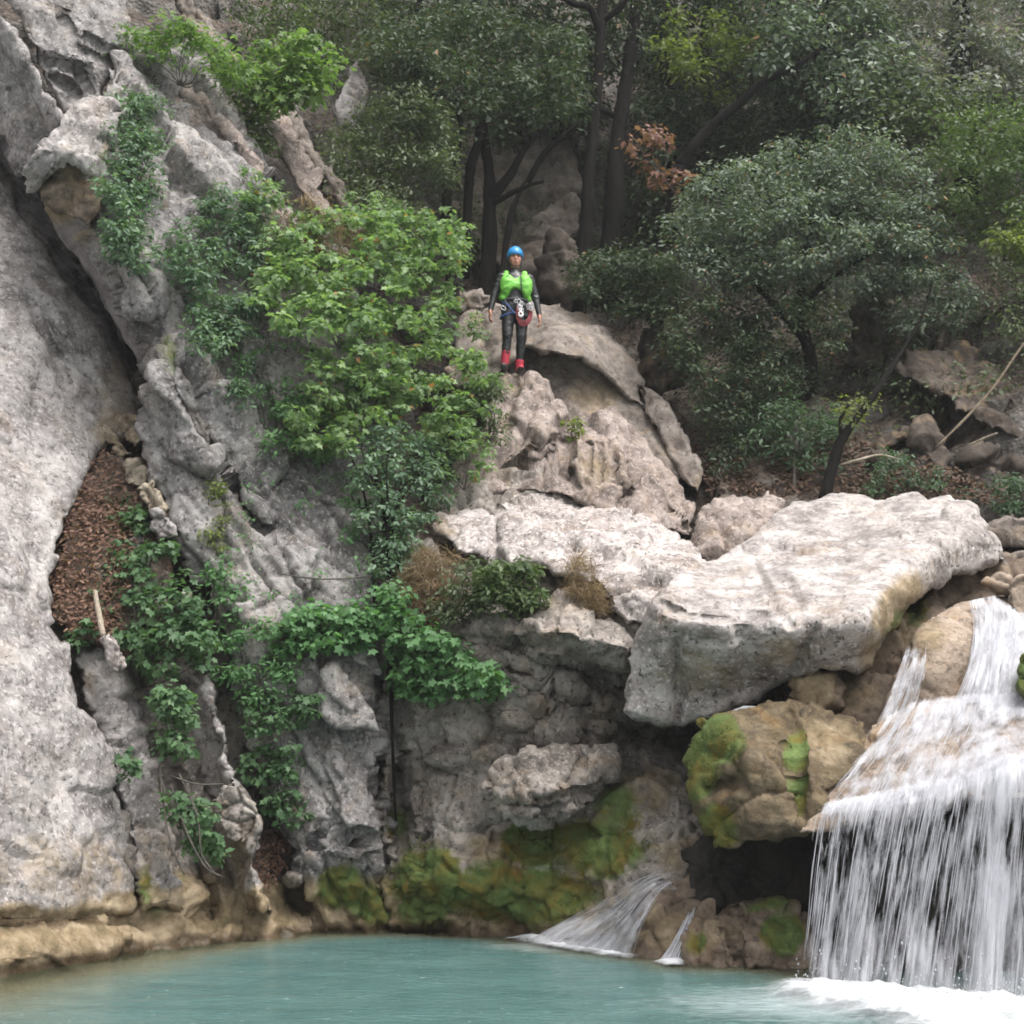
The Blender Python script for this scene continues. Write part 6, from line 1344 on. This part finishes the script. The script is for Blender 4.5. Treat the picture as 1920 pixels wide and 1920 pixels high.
# upper cascade
wu, fl = fall('waterfall', 'white cascade rushing down the smooth tan rock at the right edge',
    [[sv(1812, 1128, 'upper', .08), sv(1822, 1180, 'upper', .10), sv(1812, 1250, 'upper', .12), sv(1785, 1318, 'upper', .3)], [sv(1860, 1118, 'upper', .08), sv(1862, 1180, 'upper', .12), sv(1850, 1250, 'upper', .14), sv(1835, 1318, 'upper', .34)],
     [sv(1910, 1150, 'upper', .10), sv(1905, 1190, 'upper', .12), sv(1895, 1250, 'upper', .14), sv(1885, 1314, 'upper', .34)], [sv(2000, 1130, 'upper', .10), sv(2000, 1190, 'upper', .12), sv(2000, 1250, 'upper', .14), sv(2000, 1314, 'upper', .34)]])
du = lambda u, v: .20 + .10 * v - .10 * (u < .12)
veil('veil', fl, wu, M_slide, 50, 20, du, 22, .01, .04, .6)
veil('veil', fl, wu, M_slide, 50, 20, lambda u, v: du(u, v) - .08, 25, .07, .05, .8)
strands('strands', fl, wu, 80, rw, .002, .006, (.25, .6), .08, -.05)
# narrow fall left of the tan rock
wn_, fl = fall('waterfall', 'narrow white spout dropping left of the smooth tan rock',
    [[(1700, 1212, 13.0), (1686, 1250, 12.85), (1664, 1310, 12.72), (1640, 1366, 12.62)], [(1720, 1200, 12.98), (1712, 1250, 12.80), (1692, 1310, 12.66), (1668, 1366, 12.56)], [(1740, 1212, 12.98), (1736, 1250, 12.84), (1722, 1310, 12.70), (1700, 1352, 12.6)]])
veil('veil', fl, wn_, M_slide, 26, 18, lambda u, v: .14 - .14 * u - .4 * np.exp(-(v / .1) ** 2), 32, .0, .03, .3)
veil('veil', fl, wn_, M_slide, 26, 18, lambda u, v: .08 - .2 * u - .4 * np.exp(-(v / .1) ** 2), 35, .05, .03, .3)
strands('strands', fl, wn_, 30, rw, .002, .005, (.3, .7), .05, 0)
# fan on the rounded rock
wr, fl = fall('waterfall', 'fan of white water spreading off the rounded reddish rock into the pool',
    [[(1320, 1622, 13.05), (1225, 1636, 13.10), (1120, 1690, 13.75), (985, 1762, 14.1)], [(1318, 1632, 13.02), (1220, 1648, 13.0), (1140, 1712, 13.4), (1050, 1776, 13.65)], [(1315, 1640, 13.0), (1232, 1655, 12.95), (1170, 1720, 13.1), (1115, 1788, 13.3)], [(1310, 1648, 12.98), (1250, 1662, 12.88), (1205, 1730, 12.82), (1185, 1796, 12.95)]])
df_ = lambda u, v: -.20 + .32 * v - .3 * np.exp(-(v / .15) ** 2) + .05 * (1 - np.abs(u - .5) * 2)
veil('veil', fl, wr, M_slide, 50, 24, df_, 42, .0, .03, .5)
veil('veil', fl, wr, M_slide, 50, 24, lambda u, v: df_(u, v) - .04, 45, .06, .04, .6)
strands('strands', fl, wr, 90, rw, .002, .006, (.25, .6), .06, 0, .25)
wt, fl = fall('waterfall', 'little white trickle between the rounded rock and the low mossy rock',
    [[(1296, 1700, 12.72), (1280, 1730, 12.66), (1258, 1772, 12.58), (1232, 1806, 12.5)], [(1303, 1700, 12.70), (1292, 1730, 12.62), (1275, 1772, 12.55), (1262, 1806, 12.48)], [(1310, 1702, 12.70), (1303, 1735, 12.64), (1292, 1775, 12.57), (1288, 1808, 12.5)]])
veil('veil', fl, wt, M_slide, 20, 14, lambda u, v: .14 + .06 * v - .4 * np.exp(-(v / .12) ** 2), 52, .0, .02, .2)
strands('strands', fl, wt, 40, rw, .003, .008, (.4, .8), .03, 0)

# foam where the water lands
t = NT('white foam'); p = t.pos(); at = t.attr('flow'); s_ = t.n('ShaderNodeSeparateColor'); t.l(at.outputs['Color'], s_.inputs[0])
n = t.noise(p, 7, 7, .68, .6); n2 = t.noise(p, 2.2, 5, .6, .8)
f = t.math('ADD', s_.outputs[0], t.math('ADD', t.math('MULTIPLY', n, .55), t.math('MULTIPLY', n2, .45)))
al = t.rng(f, .62, 1.02, 0, .96)
b_ = t.bsdf(Base_Color=t.mix(t.rng(n2, .38, .6), (.40, .43, .445), (.57, .585, .61)), Roughness=.6, Normal=t.bump(n, .6, .06)); tp = t.n('ShaderNodeBsdfTransparent')
m2 = t.n('ShaderNodeMixShader'); t.l(al, m2.inputs[0]); t.l(tp.outputs[0], m2.inputs[1]); t.l(b_.outputs[0], m2.inputs[2])
M_foam = t.fin(m2)
def foam(name, poly, zmax, seed, soft=.4, h=.03):
    pl = np.array(poly, float); w = unproj(pl[:, 0], pl[:, 1], water_Y(pl[:, 0], pl[:, 1]))[:, :2]
    lo = w.min(0) - .3; hi = w.max(0) + .3
    X, Y, Q = grid_sheet(np.arange(lo[0], hi[0], h), np.arange(lo[1], hi[1], h))
    q = np.stack([X, Y], -1); d, _ = seg_dist(w, q); ins = inside(w, X, Y); s = np.where(ins, d, -d)
    den = np.clip(s / soft, -.7, 1)
    P = np.stack([X, Y, 0 * X], -1)
    Z = .015 + zmax * np.clip(den, 0, 1) * (.25 + .6 * np.abs(fbm(P * 2.2, 3, seed, .5)) + .12 * fbm(P * 14, 3, seed))
    o = obj(name, np.stack([X, Y, Z], -1), Q, M_foam, None, True, {'flow': np.stack([den * .55, 0 * den, 0 * den], -1)}); o['kind'] = 'stuff'
foam('foam', [(1380, 1862), (1420, 1842), (1480, 1830), (1530, 1838), (1640, 1848), (1760, 1856), (1900, 1868), (2150, 1880), (2150, 2050), (1800, 2020), (1660, 1950), (1560, 1915), (1450, 1888)], .16, 3, .55)
foam('foam', [(930, 1762), (1000, 1752), (1080, 1766), (1180, 1784), (1215, 1796), (1190, 1806), (1100, 1794), (1000, 1778)], .07, 8, .25, .02)
foam('foam', [(1215, 1806), (1260, 1797), (1300, 1804), (1290, 1814), (1240, 1815)], .05, 11, .12, .02)
# droplets thrown up along the foot and edge of the curtain
nD = 900
u = rw.rand(nD); px = 1485 + 470 * u; py = 1862 + 20 * u - rw.exponential(26, nD)
Yd = 10.95 - .45 * u + .35 * rw.randn(nD)
c = unproj(px, py, Yd); c = c[c[:, 2] > .02]; nD = len(c)
oc = np.array([[1, 0, 0], [-1, 0, 0], [0, 1, 0], [0, -1, 0], [0, 0, 1.6], [0, 0, -1.6]]); of = np.array([[0, 2, 4], [2, 1, 4], [1, 3, 4], [3, 0, 4], [2, 0, 5], [1, 2, 5], [3, 1, 5], [0, 3, 5]])
s_ = (.002 + .006 * rw.rand(nD) ** 3)
V = c[:, None] + s_[:, None, None] * oc[None]; Fd = (of[None] + (np.arange(nD) * 6)[:, None, None]).reshape(-1, 3)
o = obj('spray', V.reshape(-1, 3), Fd, M_strand); o['kind'] = 'stuff'

# moss cushions
moss_tufts('moss', '', [(730, 1600), (790, 1560), (850, 1620), (880, 1700), (850, 1730), (740, 1730), (690, 1700)], lambda a, b: SURF['wall'](a, b), 2600)
moss_tufts('moss', '', [(870, 1680), (960, 1560), (1060, 1580), (1180, 1540), (1190, 1600), (1110, 1640), (1100, 1710), (1000, 1720), (880, 1730)], lambda a, b: SURF['wall'](a, b), 4000)
moss_tufts('moss', '', [(1290, 1400), (1340, 1345), (1390, 1350), (1380, 1400), (1350, 1460), (1330, 1470), (1290, 1450)], lambda a, b: SURF['mossy'](a, b), 1500, .016)

# ================================================================== damp air of the gorge
hv = np.array([[x, y, z] for x in (-250, 250) for y in (-250, 250) for z in (-3.2, 34.)], float)
hf = np.array([[0, 1, 3, 2], [4, 6, 7, 5], [0, 4, 5, 1], [2, 3, 7, 6], [0, 2, 6, 4], [1, 5, 7, 3]])
t = NT('pale damp haze'); t.t.nodes.remove(t.out); t.out = t.n('ShaderNodeOutputMaterial')
pv = t.n('ShaderNodeVolumePrincipled'); pv.inputs['Color'].default_value = (.93, .95, .97, 1); pv.inputs['Density'].default_value = .0009; pv.inputs['Anisotropy'].default_value = .2
t.l(pv.outputs[0], t.out.inputs['Volume'])
hz = obj('haze', hv, hf, t.m, None, False, own_origin=False); hz['kind'] = 'stuff'

# alike things share a group phrase
GR = {'tree': 'evergreen oaks on the shaded slope', 'waterfall': 'falls and trickles into the pool', 'stone': 'loose stones around gully and falls', 'boulder': 'limestone boulders of the gorge',
      'rock': 'rocks on ledges and slope', 'ivy': 'ivy clumps on the cliff and in the gully', 'creeper': 'creepers on the grey cliff', 'vine': 'leafy vines low on the cliff', 'shrub': 'shrubs on ledges and slope',
      'grass': 'dry grass tufts on the ledges', 'root': 'bare hanging roots', 'plant': 'small plants on rock and slope', 'branch': 'dead branches and dry sprays'}
for o in list(C.objects):
    c_ = o.get('category')
    if c_ in GR and o.parent is None: o['group'] = GR[c_]
